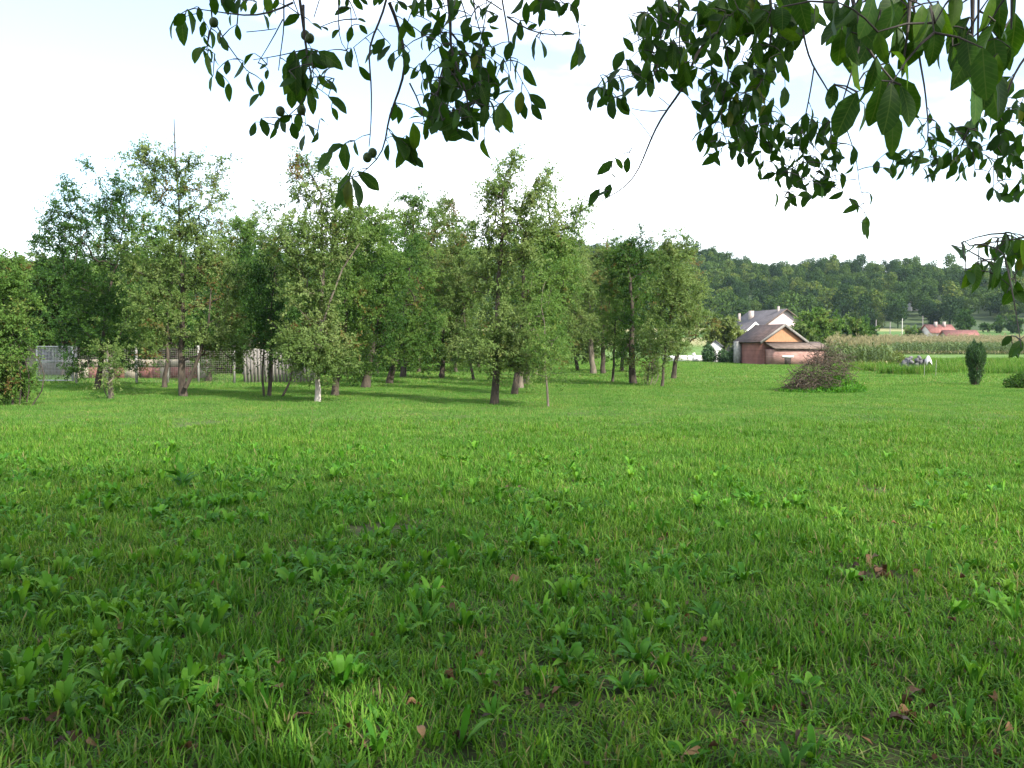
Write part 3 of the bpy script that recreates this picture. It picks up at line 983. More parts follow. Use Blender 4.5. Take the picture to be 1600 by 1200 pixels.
# ================================================================== trees
def grow(rng, trunk, attract, fork_z, jitter=0.06, lift=0.35):
    """branch skeleton: trunk nodes first, then a curved chain to every attractor"""
    pos = [np.asarray(p, float) for p in trunk]
    par = [-1] + list(range(len(trunk) - 1))
    chains = [list(range(len(trunk)))]
    P = np.array(pos)
    ok = P[:, 2] >= fork_z
    if not ok.any():
        ok[-1] = True
    tr = P[ok]
    order = np.argsort([np.min(np.linalg.norm(tr - a, axis=1)) for a in attract])
    P = list(pos)
    OK = list(ok)
    for oi in order:
        a = attract[oi]
        A = np.array(P)
        dv = a - A
        dist = np.linalg.norm(dv, axis=1)
        hd = np.linalg.norm(dv[:, :2], axis=1)
        cost = dist + 1.2 * np.maximum(0, 0.35 * hd - dv[:, 2]) + np.where(OK, 0, 1e6)
        b = int(np.argmin(cost))
        s = A[b]
        d = dist[b]
        k = max(2, int(d / 0.30))
        mid = s + (a - s) * 0.5 + np.array([0, 0, 1]) * d * lift * 0.35 + rng.normal(size=3) * d * 0.10
        t = np.linspace(0, 1, k + 1)[1:, None]
        path = (1 - t) ** 2 * s + 2 * t * (1 - t) * mid + t * t * a
        path[:-1] += rng.normal(size=(k - 1, 3)) * jitter * 0.5
        ch = [b]
        for q in path:
            P.append(q)
            par.append(ch[-1])
            OK.append(True)
            ch.append(len(P) - 1)
        chains.append(ch)
    P = np.array(P)
    cnt = np.ones(len(P))
    for i in range(len(P) - 1, 0, -1):
        if par[i] >= 0:
            cnt[par[i]] += 0.35 * cnt[i] if False else 0
    tips = np.zeros(len(P))
    for ch in chains[1:]:
        tips[ch[-1]] += 1
    tips[len(trunk) - 1] += 1
    for i in range(len(P) - 1, 0, -1):
        tips[par[i]] += tips[i]
    return P, par, chains, np.maximum(tips, 1)


def make_tree(name, label, base, lobes, mat, bark, r0=0.09, seed=0, fork=0.9, leaf=(0.076, 0.044), dens=1.0, brown=0.04, tone=(0.1, 0.8),
              sprouts=(), stems=1, group=None, cat='tree', lean=0.0, top=None, shape_up=0.35, wash=False, droop=0.25, leader=None, twig_len=0.55, stem_r=None, base3=None, depth=0.9, extra_paths=()):
    """lobes: list of (px, py, rx, ry) in photo pixels, at the tree's own distance"""
    rng = np.random.default_rng(seed + 1000)
    b = on_ground(*base) if base3 is None else np.array(base3, float)
    Y = b[1]
    s = Y / F_PX
    base_y = HORIZON + CAM_H * F_PX / Y
    ells = []
    for (cx, cy, rx, ry) in lobes:
        c = at(cx, cy, Y + rng.normal() * 0.25)
        ells.append((c, np.array([1.1 * rx * s, depth * s * 0.5 * (rx + ry), 1.1 * ry * s])))
    attract = []
    for c, e in ells:
        k = int(max(5, 10.0 * dens * math.pi * e[0] * e[2]))
        u = norm(rng.normal(size=(k, 3))) * (rng.uniform(0.05, 1, (k, 1)) ** (1 / 2.3))
        attract.append(c + u * e)
    attract = np.concatenate(attract)
    attract = attract[attract[:, 2] > 0.12]
    up = []
    for (px, py, n_) in sprouts:
        for _ in range(n_):
            up.append(at(px + rng.normal() * 8, py + rng.normal() * 12, Y + rng.normal() * 0.3))
    if len(up):
        attract = np.concatenate([attract, np.array(up)])
    # low hanging skirts under the crown
    low = max(cy + ry for (cx, cy, rx, ry) in lobes)
    if low < base_y - 55 and dens > 0.5:
        for (cx, cy, rx, ry) in lobes:
            if cy + ry > low - 45:
                for _ in range(int(rx * 0.5)):
                    attract = np.concatenate([attract, at(cx + rng.uniform(-1, 1) * rx, cy + ry + rng.uniform(-8, 26), Y + rng.normal() * 0.6)[None]])
    main = max(ells, key=lambda q: q[0][2])
    t_top = (main[0] + np.array([0, 0, 0.3 * main[1][2]])) if top is None else at(top[0], top[1], Y)
    k = max(4, int(np.linalg.norm(t_top - b) / 0.35))
    tt = np.linspace(0, 1, k)
    trunk = b + (t_top - b) * np.stack([tt ** (1 + lean), tt, tt], 1)
    trunk[1:] += np.cumsum(rng.normal(size=(k - 1, 3)) * np.array([0.035, 0.035, 0]), 0)
    trunk[0, 2] = -0.15
    root = thing(name, label, cat, (b[0], b[1], 0), 0, group)
    loc = np.array([b[0], b[1], 0])
    P, par, chains, tips = grow(rng, trunk, attract, fork, lift=shape_up)
    pw = math.log(r0 / 0.006) / math.log(max(tips[0], 2))
    rad = 0.006 * tips ** pw
    wood = MB()
    washb = MB()
    for ci, ch in enumerate(chains):
        rr_ = rad[ch].copy()
        if ci == 0:
            rr_ *= np.linspace(1.0, 0.55, len(rr_))
            rr_[0] *= 1.4
            if len(rr_) > 1:
                rr_[1] *= 1.08
            if leader:
                rr_ = np.maximum(rr_, np.linspace(r0, 0.02, len(rr_)))
            if wash:
                nw = next(i for i, q in enumerate(ch) if P[q][2] > 0.85)
                washb.tube(P[ch[:nw + 1]], rr_[:nw + 1], 9)
                wood.tube(P[ch[nw:]], rr_[nw:], 8)
            else:
                wood.tube(P[ch], rr_, 9)
            if leader:
                e = at(leader[0], leader[1], Y)
                wood.tube([P[ch[-1]], (P[ch[-1]] + e) / 2 + rng.normal(size=3) * 0.04, e], [max(rr_[-1], 0.03), 0.026, 0.012], 5)
                for _ in range(9):
                    f0 = P[ch[-1]] + (e - P[ch[-1]]) * rng.uniform(-0.1, 0.8)
                    dd = norm(np.array([rng.normal(), rng.normal(), 0.5])) * rng.uniform(0.2, 0.5)
                    wood.tube([f0, f0 + dd * 0.6, f0 + dd + np.array([0, 0, 0.06])], [0.013, 0.010, 0.006], 3)
        else:
            rr_[0] = min(rr_[0], rr_[1] * 1.25)
            wood.tube(P[ch], rr_, 5 if rr_[0] > 0.012 else 3)
    for i in range(1, stems):
        o = np.array([rng.normal() * 0.16, rng.normal() * 0.16, 0])
        j = min(len(trunk) - 1, int(len(trunk) * 0.55))
        q = np.stack([b + o + (trunk[j] - b - o) * f + np.array([1, 0, 0]) * o[0] * 2.2 * f * (1 - f) * 2 for f in np.linspace(0, 1, 6)])
        wood.tube(q, np.linspace(stem_r or r0 * 0.75, (stem_r or r0 * 0.75) * 0.5, 6), 6)
    for path in extra_paths:
        q = np.array([at(x_, y_, Y - 0.25) for x_, y_ in path[0]])
        wood.tube(q, np.linspace(path[1], path[2], len(q)), 6)
    if wash:
        tr = washb.build('trunk', M['whitewash'], root, loc=loc, smooth=True)
        wood.build('limbs', bark, root, loc=loc, smooth=True)
    else:
        wood.build('trunk', bark, root, loc=loc, smooth=True)
    # leafy twigs
    S, D, T, LN = [], [], [], []
    axis = np.array([b[0], b[1]])
    for ci, ch in enumerate(chains[1:]):
        sparse = ci >= 0
        m = 7
        cl_t = rng.uniform(*tone) if rng.random() > brown * 0.5 else rng.uniform(0.9, 1.0)
        nodes = P[ch]
        i0 = max(0, int(len(nodes) * 0.35))
        for _ in range(m):
            a = nodes[rng.integers(i0, len(nodes))]
            out = norm(np.array([a[0] - axis[0], a[1] - axis[1], 0.0]) + 1e-6)
            d = norm(out * rng.uniform(0, 0.8) + rng.normal(size=3) * 0.65 + np.array([0, 0, rng.uniform(-0.2, 1.05)]))
            S.append(a)
            D.append(d)
            LN.append(rng.uniform(0.5, 1.25) * twig_len)
            T.append(cl_t)
    S, D, LN, T = np.array(S), np.array(D), np.array(LN), np.array(T)
    nl = 23 if leaf[0] < 0.08 else 17
    idx = np.repeat(np.arange(len(S)), nl)
    t = rng.uniform(0.05, 1, len(idx))
    dr = np.array([0, 0, -1.0])
    p_ = S[idx] + D[idx] * (LN[idx] * t)[:, None] + dr * (droop * LN[idx] * t * t)[:, None] + rng.normal(size=(len(idx), 3)) * 0.025
    d_ = norm(D[idx] * 0.6 + rng.normal(size=(len(idx), 3)) * 0.75 + dr * 0.35)
    n_ = norm(rng.normal(size=(len(idx), 3)) * 0.48 + np.array([0.25, -0.5, 0.8]))
    keep = p_[:, 2] > 0.06
    p_, d_, n_, idx = p_[keep], d_[keep], n_[keep], idx[keep]
    kk = len(p_)
    tn = np.clip(T[idx] + rng.normal(size=kk) * 0.07, 0, np.where(T[idx] > 0.88, 1.0, 0.9))
    L = leaf[0] * rng.uniform(0.65, 1.3, kk)
    lm = MB()
    leaf_quads(lm, p_, d_, n_, L, leaf[1] * rng.uniform(0.7, 1.25, kk), tn)
    crown = lm.build('crown', mat, root, loc=loc)
    return root


LG, LO, LD, LP = M['leaf_green'], M['leaf_olive'], M['leaf_dark'], M['leaf_pale']
BK, BP = M['bark'], M['bark_pale']
ORCH = 'old fruit trees of the orchard'
TREES = [
    # front and second rows, left to right
    dict(label='bushy leafy tree with foliage down to the grass at the left edge', base=(20, 634), lobes=[(8, 555, 42, 62), (0, 470, 48, 60), (30, 590, 24, 40), (5, 600, 36, 34), (5, 430, 36, 30), (-20, 580, 30, 50)], dens=1.5, depth=0.6, mat=LG, bark=BK, r0=0.025, fork=0.15, stems=4, tone=(0.2, 0.85), brown=0.10, name='fruit_tree'),
    dict(label='loose crowned dark tree, second from the left edge, behind a suckering stump', base=(152, 609), lobes=[(125, 555, 34, 28), (200, 555, 34, 26), (140, 345, 60, 55), (95, 372, 40, 34), (190, 330, 36, 50), (150, 430, 62, 56), (140, 505, 60, 44), (200, 470, 46, 50)], mat=LD, bark=BK, r0=0.10, fork=1.0, sprouts=[(110, 290, 4), (145, 262, 3), (75, 345, 4), (185, 285, 4)], dens=0.85),
    dict(label='tall fruit tree with a forked dark trunk and a bare dead leader on top', base=(287, 620), lobes=[(240, 545, 26, 18), (352, 548, 36, 26), (262, 290, 48, 44), (318, 300, 34, 34), (245, 242, 36, 18), (308, 252, 26, 14), (230, 420, 46, 55), (300, 400, 46, 60), (340, 440, 44, 62), (250, 495, 50, 42), (335, 520, 44, 40), (290, 350, 40, 40)], mat=LO, bark=BK, r0=0.115, fork=1.1, top=(278, 300), leader=(272, 186), sprouts=[(215, 240, 3), (335, 262, 3)], brown=0.14, extra_paths=[([(290, 606), (303, 578), (314, 548), (326, 505), (330, 450)], 0.075, 0.02)], dens=0.95),
    dict(label='slender dark trunked tree just left behind the forked trunk', base=(257, 606), lobes=[(232, 500, 40, 42), (262, 470, 34, 40), (222, 540, 22, 22)], mat=LG, bark=BK, r0=0.085, fork=1.1),
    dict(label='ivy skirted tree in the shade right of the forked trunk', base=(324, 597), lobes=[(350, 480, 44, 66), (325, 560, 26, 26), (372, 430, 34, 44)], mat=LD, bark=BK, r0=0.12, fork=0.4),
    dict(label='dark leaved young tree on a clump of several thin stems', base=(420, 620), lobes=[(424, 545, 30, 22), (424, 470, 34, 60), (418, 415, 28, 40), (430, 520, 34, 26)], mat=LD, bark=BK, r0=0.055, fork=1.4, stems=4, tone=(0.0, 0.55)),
    dict(label='pale olive tree filling the gap behind the several stemmed young tree', base=(447, 582), lobes=[(395, 400, 40, 50), (360, 370, 30, 34), (415, 360, 36, 36), (390, 470, 40, 50), (440, 480, 30, 40)], mat=LO, bark=BK, r0=0.12, fork=1.6, dens=0.8, sprouts=[(365, 328, 4), (405, 318, 4)], brown=0.1),
    dict(label='fruit tree with a whitewashed lower trunk', base=(496, 628), lobes=[(478, 535, 34, 22), (515, 540, 28, 20), (486, 300, 42, 40), (462, 375, 40, 52), (505, 400, 40, 62), (478, 475, 46, 52), (530, 350, 44, 44), (500, 520, 36, 28)], mat=LO, bark=BP, r0=0.075, fork=1.5, wash=True, sprouts=[(470, 255, 6), (500, 262, 4)], leader=(466, 236), top=(488, 300), brown=0.05, extra_paths=[([(500, 520), (516, 470), (535, 420), (562, 380)], 0.04, 0.018)]),
    dict(label='fruit tree with a straight dark brown trunk beside the whitewashed one', base=(523, 619), lobes=[(545, 535, 36, 24), (560, 400, 52, 48), (535, 470, 40, 55), (588, 440, 44, 52), (555, 345, 40, 26)], mat=LG, bark=BK, r0=0.105, fork=1.3, sprouts=[(600, 335, 5)]),
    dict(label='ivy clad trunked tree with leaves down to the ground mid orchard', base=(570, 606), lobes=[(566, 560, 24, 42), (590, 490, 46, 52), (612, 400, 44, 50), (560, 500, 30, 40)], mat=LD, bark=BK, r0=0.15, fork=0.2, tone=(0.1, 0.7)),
    dict(label='broad dark fruit tree with its limbs spreading over deep shade', base=(607, 600), lobes=[(640, 548, 40, 26), (590, 540, 26, 24), (640, 345, 36, 34), (632, 430, 52, 60), (655, 510, 44, 34), (615, 520, 36, 30)], mat=LG, bark=BK, r0=0.13, fork=1.0, sprouts=[(620, 315, 5), (655, 312, 5)]),
    dict(label='leaning fruit tree half hidden behind the broad dark one', base=(629, 590), lobes=[(682, 400, 44, 48), (680, 345, 26, 28), (700, 440, 36, 40)], mat=LO, bark=BK, r0=0.14, fork=1.2, lean=0.6, sprouts=[(690, 318, 4)], brown=0.12),
    dict(label='drooping fruit tree with sprays of leaves touching the grass', base=(690, 592), lobes=[(700, 470, 40, 64), (694, 548, 34, 34), (660, 545, 22, 34), (725, 500, 26, 46)], mat=LG, bark=BK, r0=0.12, fork=0.2, droop=0.6),
    dict(label='thin trunked tree right of the drooping tree', base=(741, 594), lobes=[(722, 480, 34, 56), (716, 405, 28, 50), (706, 338, 16, 24), (740, 440, 24, 40)], mat=LO, bark=BK, r0=0.06, fork=1.4, brown=0.12, sprouts=[(700, 318, 3)]),
    dict(label='tall fruit tree with a mossy dark trunk at the centre of the picture', base=(772, 632), lobes=[(800, 535, 34, 18), (752, 520, 26, 26), (790, 300, 40, 34), (772, 345, 36, 48), (800, 395, 46, 56), (770, 430, 36, 50), (790, 490, 44, 46), (830, 340, 36, 30)], mat=LO, bark=BK, r0=0.105, fork=1.3, sprouts=[(795, 258, 8), (765, 300, 5), (840, 295, 5)], tone=(0.2, 0.85), brown=0.03),
    dict(label='fruit tree with wispy shoots leading the receding row of trunks', base=(803, 617), lobes=[(850, 335, 44, 36), (850, 410, 48, 56), (838, 490, 46, 48), (880, 370, 30, 26)], top=(822, 380), mat=LG, bark=BK, r0=0.10, fork=1.3, sprouts=[(895, 325, 5), (905, 345, 4), (855, 290, 6)], tone=(0.2, 0.85)),
    dict(label='brown trunked tree, second in the receding row', base=(813, 607), lobes=[(865, 440, 40, 56), (850, 510, 36, 32)], top=(824, 420), mat=LG, bark=BP, r0=0.12, fork=1.5),
    dict(label='pale trunked tree, third in the receding row', base=(824, 601), lobes=[(885, 430, 36, 52), (860, 510, 36, 36)], top=(832, 420), mat=LO, bark=BP, r0=0.12, fork=1.6),
    dict(label='leaning dark trunked tree at the far end of the receding row', base=(834, 590), lobes=[(900, 440, 30, 50), (895, 510, 32, 36)], top=(856, 440), mat=LO, bark=BK, r0=0.13, fork=1.8, lean=0.4),
    dict(label='thin young sapling in front of the receding row', base=(857, 636), lobes=[(856, 470, 24, 60), (858, 545, 22, 24)], mat=LG, bark=BP, r0=0.028, fork=0.9, dens=0.7, leaf=(0.06, 0.03)),
    # right hand group
    dict(label='thick trunked tree at the left back of the right hand group', base=(927, 584), lobes=[(925, 470, 30, 52), (912, 430, 22, 36), (920, 525, 26, 24)], mat=LO, bark=BP, r0=0.16, fork=1.6, dens=0.9),
    dict(label='dark trunked tree, second from left in the right hand group', base=(943, 584), lobes=[(946, 450, 26, 52), (945, 515, 26, 32), (935, 405, 20, 26)], mat=LO, bark=BK, r0=0.13, fork=1.5, sprouts=[(950, 388, 4)], brown=0.08),
    dict(label='thin young tree in front of the right hand group', base=(957, 598), lobes=[(959, 510, 18, 48), (962, 450, 18, 40)], mat=LG, bark=BK, r0=0.055, fork=1.0),
    dict(label='stout double trunked tree in the middle of the right hand group', base=(990, 600), lobes=[(985, 425, 36, 42), (992, 490, 32, 52), (975, 400, 30, 22), (1010, 405, 30, 24)], mat=LD, bark=BK, r0=0.13, fork=1.2, stems=2, sprouts=[(985, 378, 7), (1005, 372, 5), (960, 385, 4)], tone=(0.2, 0.9), brown=0.05),
    dict(label='thin trunked tree at the right front of the right hand group', base=(1034, 605), lobes=[(1048, 440, 36, 46), (1036, 520, 32, 46), (1070, 470, 34, 40), (1055, 400, 34, 20)], mat=LO, bark=BK, r0=0.055, fork=0.8, sprouts=[(1040, 382, 6), (1070, 385, 5)], brown=0.07),
    dict(label='brownish leaved tree at the right end of the orchard', base=(1052, 592), lobes=[(1088, 495, 30, 36), (1075, 440, 28, 34), (1065, 530, 26, 24)], mat=LO, bark=BK, r0=0.11, fork=0.9, brown=0.35),
    dict(label='thicket of thin brown suckers between the two front trunks of the right hand group', base=(1012, 602), lobes=[(1010, 565, 20, 28), (1016, 535, 20, 28)], mat=LO, bark=BP, r0=0.02, fork=0.1, stems=9, brown=0.2, name='sucker_thicket', cat='shrub', dens=0.9),
    dict(label='suckering stump with leafy shoots near the left edge', base=(174, 624), lobes=[(174, 580, 15, 34), (168, 548, 18, 30)], mat=LO, bark=BP, r0=0.07, fork=0.15, stems=4, stem_r=0.018, brown=0.12, name='stump', cat='stump', leaf=(0.06, 0.035)),
]
DEEP = [(98, 588, 'bank of leaves behind the mesh gate trees', [(100, 430, 60, 60), (80, 510, 56, 40), (140, 500, 40, 40)], LD),
        (205, 590, 'dark deep row tree right behind the loose crowned tree', [(205, 440, 56, 70), (190, 520, 44, 36), (240, 380, 40, 40)], LG),
        (275, 586, 'deep row tree behind the tall tree with the dead leader', [(280, 440, 60, 70), (290, 520, 44, 34)], LD),
        (362, 584, 'deep row tree behind the ivy skirted one', [(365, 430, 54, 66), (350, 515, 50, 36), (385, 370, 34, 34)], LG),
        (472, 580, 'deep row tree with its crown behind the whitewashed tree', [(465, 410, 54, 76), (480, 505, 46, 36)], LG),
        (483, 577, 'dark trunked deep row tree at the right end of the board fence', [(520, 430, 50, 70), (530, 510, 40, 40)], LD),
        (590, 584, 'deep row tree behind the ivy clad trunk', [(590, 400, 56, 60), (600, 480, 50, 56), (570, 350, 36, 30)], LG),
        (655, 582, 'deep row tree behind the leaning tree', [(660, 400, 56, 66), (650, 490, 50, 48)], LD),
        (712, 582, 'deep row tree left of the tall centre tree', [(715, 430, 46, 66), (700, 510, 44, 40), (730, 370, 30, 36)], LG),
        (842, 582, 'deep row tree behind the centre tree', [(830, 420, 56, 70), (800, 500, 46, 46), (860, 500, 40, 50)], LG),
        (903, 580, 'deep row tree closing the gap before the right hand group', [(900, 440, 40, 60), (905, 515, 36, 40), (880, 390, 34, 34)], LO),
        (972, 581, 'deep row tree behind the thin young tree', [(975, 450, 40, 56), (965, 520, 36, 36)], LG),
        (1018, 582, 'deep row tree behind the stout double trunk', [(1020, 450, 44, 54), (1025, 525, 36, 36), (1045, 420, 34, 34)], LG)]
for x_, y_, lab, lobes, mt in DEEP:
    TREES.append(dict(label=lab, base=(x_, y_), lobes=lobes, mat=mt, bark=BK, r0=0.10, fork=1.3, dens=0.6, leaf=(0.12, 0.07), twig_len=0.6, tone=(0.05, 0.75), brown=0.03))  # dark leaf colour of some deep trees carries the orchard's inner shade
for i, d in enumerate(TREES):
    d = dict(d)
    nm = d.pop('name', 'fruit_tree')
    make_tree(nm, seed=i * 7, group=ORCH if d.get('cat', 'tree') == 'tree' else None, **d)

# trees beyond the fence and yard trees
BACK = [
    ('willow_tree', 'rounded pale willow beyond the mesh gate', (60, 0), 50, [(55, 470, 46, 44), (25, 450, 46, 46), (85, 450, 44, 44), (60, 425, 36, 26)], LP),
    ('willow_tree', 'rounded pale willow rising at the left picture edge', (-20, 0), 55, [(-15, 455, 44, 50), (10, 430, 34, 30), (-30, 500, 40, 40)], LP),
    ('willow_tree', 'rounded pale willow behind the loose crowned dark tree', (125, 0), 52, [(120, 450, 44, 44), (150, 490, 46, 44), (110, 500, 40, 30)], LP),
    ('hazel_tree', 'dark bush filling the gap above the wire fence', (225, 0), 47, [(215, 500, 46, 34), (260, 510, 40, 28), (180, 520, 40, 24)], LD),
    ('hazel_tree', 'dark bush behind the shaded trunks in the left half of the orchard', (395, 0), 52, [(380, 500, 46, 38), (430, 500, 46, 34), (345, 510, 40, 28)], LD),
    ('hazel_tree', 'dark bush behind the whitewashed trunk', (505, 0), 54, [(500, 490, 46, 44), (545, 500, 40, 38), (470, 510, 34, 28)], LD),
    ('hazel_tree', 'green bush closing the view under the broad dark tree', (650, 0), 66, [(640, 545, 30, 22), (680, 540, 30, 26), (610, 540, 28, 22)], LG),
    ('hazel_tree', 'light green bush seen past the thin trunked tree', (748, 0), 68, [(745, 540, 26, 26), (775, 545, 26, 22)], LP),
    ('hazel_tree', 'light green bush seen behind the thin young sapling', (890, 0), 76, [(880, 545, 30, 18), (915, 548, 24, 16), (850, 545, 24, 18)], LP),
    ('yard_tree', 'yellow green leafy tree left of the white house', (1132, 0), 92, [(1130, 515, 26, 22), (1145, 530, 18, 14), (1112, 530, 16, 16)], M['leaf_yellow']),
    ('yard_tree', 'grey green tree right behind the white house', (1275, 0), 108, [(1268, 505, 24, 26), (1290, 520, 24, 20), (1258, 530, 18, 16)], LG),
    ('yard_tree', 'low blossomy bush at the right wall of the white house', (1252, 0), 98, [(1252, 525, 16, 16), (1265, 540, 16, 12)], LP),
    ('yard_tree', 'rounded tree at the edge of the corn beside the pale pole', (1318, 0), 140, [(1312, 510, 26, 20), (1338, 518, 20, 14)], LG),
    ('yard_tree', 'dark rounded tree right of the tallest pale pole', (1350, 0), 170, [(1346, 510, 14, 14), (1358, 518, 12, 9)], LD),
    ('yard_tree', 'grey green bush at the left of the red roofed farmhouse', (1428, 0), 224, [(1426, 518, 12, 9), (1436, 522, 9, 6)], LG),
    ('yard_tree', 'round green tree right behind the red roofed barn', (1507, 0), 245, [(1507, 500, 10, 14), (1514, 507, 8, 9)], LD),
    ('field_tree', 'dark round tree on the pale field, left of two at the right edge', (1561, 0), 262, [(1560, 508, 8, 10)], LD),
    ('field_tree', 'dark round tree on the pale field at the right edge', (1588, 0), 258, [(1588, 506, 10, 13)], LD),
    ('field_tree', 'small dark bush on the pale field left of the two round trees', (1543, 0), 268, [(1543, 512, 8, 6)], LD),
]
for i, (nm, lab, (bx, _), Y, lobes, mt) in enumerate(BACK):
    p = at(bx, 560, Y)
    k = Y / 28.0
    make_tree(nm, lab, None, lobes, mt, BK, r0=0.12 if Y < 80 else 0.18, seed=500 + i, fork=0.4, leaf=(0.085 * k ** 0.8, 0.05 * k ** 0.8),
              dens=1.0 if Y < 60 else (28.0 / Y) ** 1.1 * 2.0, twig_len=0.5 if Y < 60 else 0.5 * (Y / 50) ** 0.5, base3=(p[0], p[1], float(gz(p[1]))),
              sprouts=[], brown=0.0, tone=(0.1, 0.9))


# clipped hedges, column shrub, low shrubs
def dense_shrub(name, label, base3, ells, mat, n, leaf, up=0.2, seed=0, cat='shrub', group=None):
    r = np.random.default_rng(seed)
    b = np.array(base3, float)
    root = thing(name, label, cat, b, 0, group)
    lm, wd = MB(), MB()
    for c, e in ells:
        c, e = np.array(c, float), np.array(e, float)
        k = int(n * e[0] * e[2])
        u = norm(r.normal(size=(k, 3)))
        p = c + u * e * (r.uniform(0.35, 1.0, (k, 1)) ** 0.5) * (1 + 0.12 * np.sin(u[:, :1] * 7 + u[:, 2:] * 9))
        keep = p[:, 2] > 0.02
        p, u = p[keep], u[keep]
        k = len(p)
        d = norm(u * 0.5 + r.normal(size=(k, 3)) * 0.6 + np.array([0, 0, up]))
        nn = norm(u + r.normal(size=(k, 3)) * 0.6)
        leaf_quads(lm, p, d, nn, leaf[0] * r.uniform(0.6, 1.3, k), leaf[1] * r.uniform(0.7, 1.2, k), r.uniform(0, 1, k) * 0.6 + 0.4 * r.uniform(0, 1, k))
        for _ in range(5):
            tip = c + norm(r.normal(size=3)) * e * 0.8
            if tip[2] > 0.2:
                wd.tube([[r.normal() * 0.05, r.normal() * 0.05, -0.05], tip * 0.5, tip], [0.03, 0.02, 0.008], 4)
    lm.build('foliage', mat, root)
    wd.build('stem', M['bark'], root)
    return root


def hedge(label, xa, xb, Y, h, mat, n, leaf, seed):
    r = np.random.default_rng(seed)
    a, b = at(xa, 560, Y)[0], at(xb, 560, Y)[0]
    ells = []
    x = a
    while x < b:
        w = r.uniform(0.7, 1.3)
        hh = h * r.uniform(0.75, 1.15)
        ells.append(((x - a, r.normal() * 0.3, hh * 0.48), (w, 0.8, hh * 0.55)))
        x += w * 0.95
    return dense_shrub('hedge', label, (a, Y, 0), ells, mat, n, leaf, seed=seed, cat='hedge')


hedge('dark hedge added beyond the wire fence and board fence to darken the gaps', -60, 640, 57.0, 2.9, LD, 900, (0.16, 0.10), 61)  # added hedge: blocks the bright field so the trunk gaps read dark
hedge('low light green hedge at the far side of the orchard, behind the centre trees', 640, 905, 82.0, 1.9, LG, 420, (0.22, 0.14), 62)
p = on_ground(1524, 602)
s = p[1] / F_PX
dense_shrub('column_shrub', 'dark upright bushy shrub standing alone on the grass at right', p,
            [((0, 0, 0.35), (9.5 * s, 9 * s, 15 * s)), ((0, 0, 0.75), (12 * s, 11 * s, 20 * s)), ((-0.03, 0, 1.12), (14 * s, 13 * s, 17 * s))] +
            [((math.cos(q * 2.4) * 0.08 * math.sqrt(q), math.sin(q * 2.4) * 0.08 * math.sqrt(q), 1.42 - 0.022 * q + 0.10 * math.sin(q * 1.7)), (0.085, 0.085, 0.30)) for q in range(17)],
            M['leaf_evergreen'], 15000, (0.11, 0.022), up=1.6, seed=3)
for (px, Y, w, h, lab, sd) in ((1107, 86.5, 0.6, 1.55, 'dark clipped hedge bush left of the white outbuilding', 1),
                               (1130, 86, 0.55, 1.15, 'dark round hedge bush right of the white outbuilding', 2),
                               (1147, 83, 0.50, 1.45, 'dark hedge bush touching the left corner of the brick shed', 4)):
    p = at(px, 560, Y)
    dense_shrub('hedge_bush', lab, (p[0], p[1], 0), [((0, 0, h * 0.5), (w, w, h * 0.55)), ((0.1, 0, h * 0.3), (w * 1.1, w, h * 0.35))],
                M['leaf_evergreen'], 3200, (0.14, 0.09), seed=sd, group='dark hedge bushes by the shed')
p = on_ground(1592, 607)
dense_shrub('low_shrub', 'low green shrub cut by the right picture edge', p, [((0.05, 0, 0.25), (0.35, 0.4, 0.32)), ((0.5, 0.1, 0.3), (0.45, 0.4, 0.36)), ((-0.25, 0.1, 0.18), (0.25, 0.3, 0.24))], LD, 7000, (0.08, 0.05), seed=8)
p = at(1402, 570, 66)
dense_shrub('garden_bush', 'pale green leafy bush between the corn and the rubble heap', (p[0], p[1], 0), [((0, 0, 0.55), (0.55, 0.5, 0.6)), ((0.5, 0, 0.35), (0.5, 0.5, 0.4))], M['leaf_yellow'], 2600, (0.12, 0.07), seed=9)

# pile of dry cut branches -----------------------------------------------------
p = on_ground(1272, 612)
pile = thing('brush_pile', 'brown heap of dry cut branches in the grass in front of the brick shed', 'brush pile', p)
r = np.random.default_rng(77)
tw, dl, gw_ = MB(), MB(), MB()
for i in range(620):
    a = r.uniform(0, 6.28)
    rad_ = 1.15 * math.sqrt(r.uniform(0, 1))
    hmax = 1.72 * max(0.0, 1 - (math.hypot(rad_ * math.cos(a) - 0.42, rad_ * math.sin(a)) / 1.62) ** 1.5)
    x0, y0 = rad_ * math.cos(a) + 0.1, rad_ * math.sin(a) * 0.8
    z0 = r.uniform(0.02, 1) * hmax
    d = norm(np.array([r.normal(), r.normal(), r.normal() * 0.55 + 0.25]))
    L = r.uniform(0.35, 1.1)
    c = np.array([x0, y0, z0 + 0.03])
    m_ = c + r.normal(size=3) * 0.08
    a_ = c - d * L / 2
    b_ = c + d * L / 2 + np.array([0, 0, -0.05])
    a_[2], b_[2] = max(a_[2], 0.0), max(b_[2], 0.0)
    tw.tube([a_, m_, b_], np.array([1.0, 0.75, 0.35]) * r.uniform(0.005, 0.016), 3)
    k = 3
    q = c + d * r.uniform(-L / 2, L / 2, (k, 1)) + r.normal(size=(k, 3)) * 0.05
    q[:, 2] = np.maximum(q[:, 2], 0.02)
    leaf_quads(dl, q, r.normal(size=(k, 3)), r.normal(size=(k, 3)), 0.06 * r.uniform(0.5, 1.2, k), 0.03, r.uniform(0, 0.3, k))
tw.build('dry_branch', M['dry_twig'], pile, kind='stuff')
dl.build('withered_leaf', M['dry_twig'], pile, kind='stuff')
k = 5200
a = r.uniform(0, 6.28, k)
rr2 = r.uniform(0.55, 1.5, k)
q = np.stack([rr2 * np.cos(a) + 0.25, rr2 * np.sin(a) * 0.8 - 0.15, r.uniform(0, 0.75, k) * np.clip(1.6 - rr2, 0.1, 1) * (0.6 + 0.5 * np.cos(a - 0.3))], 1)
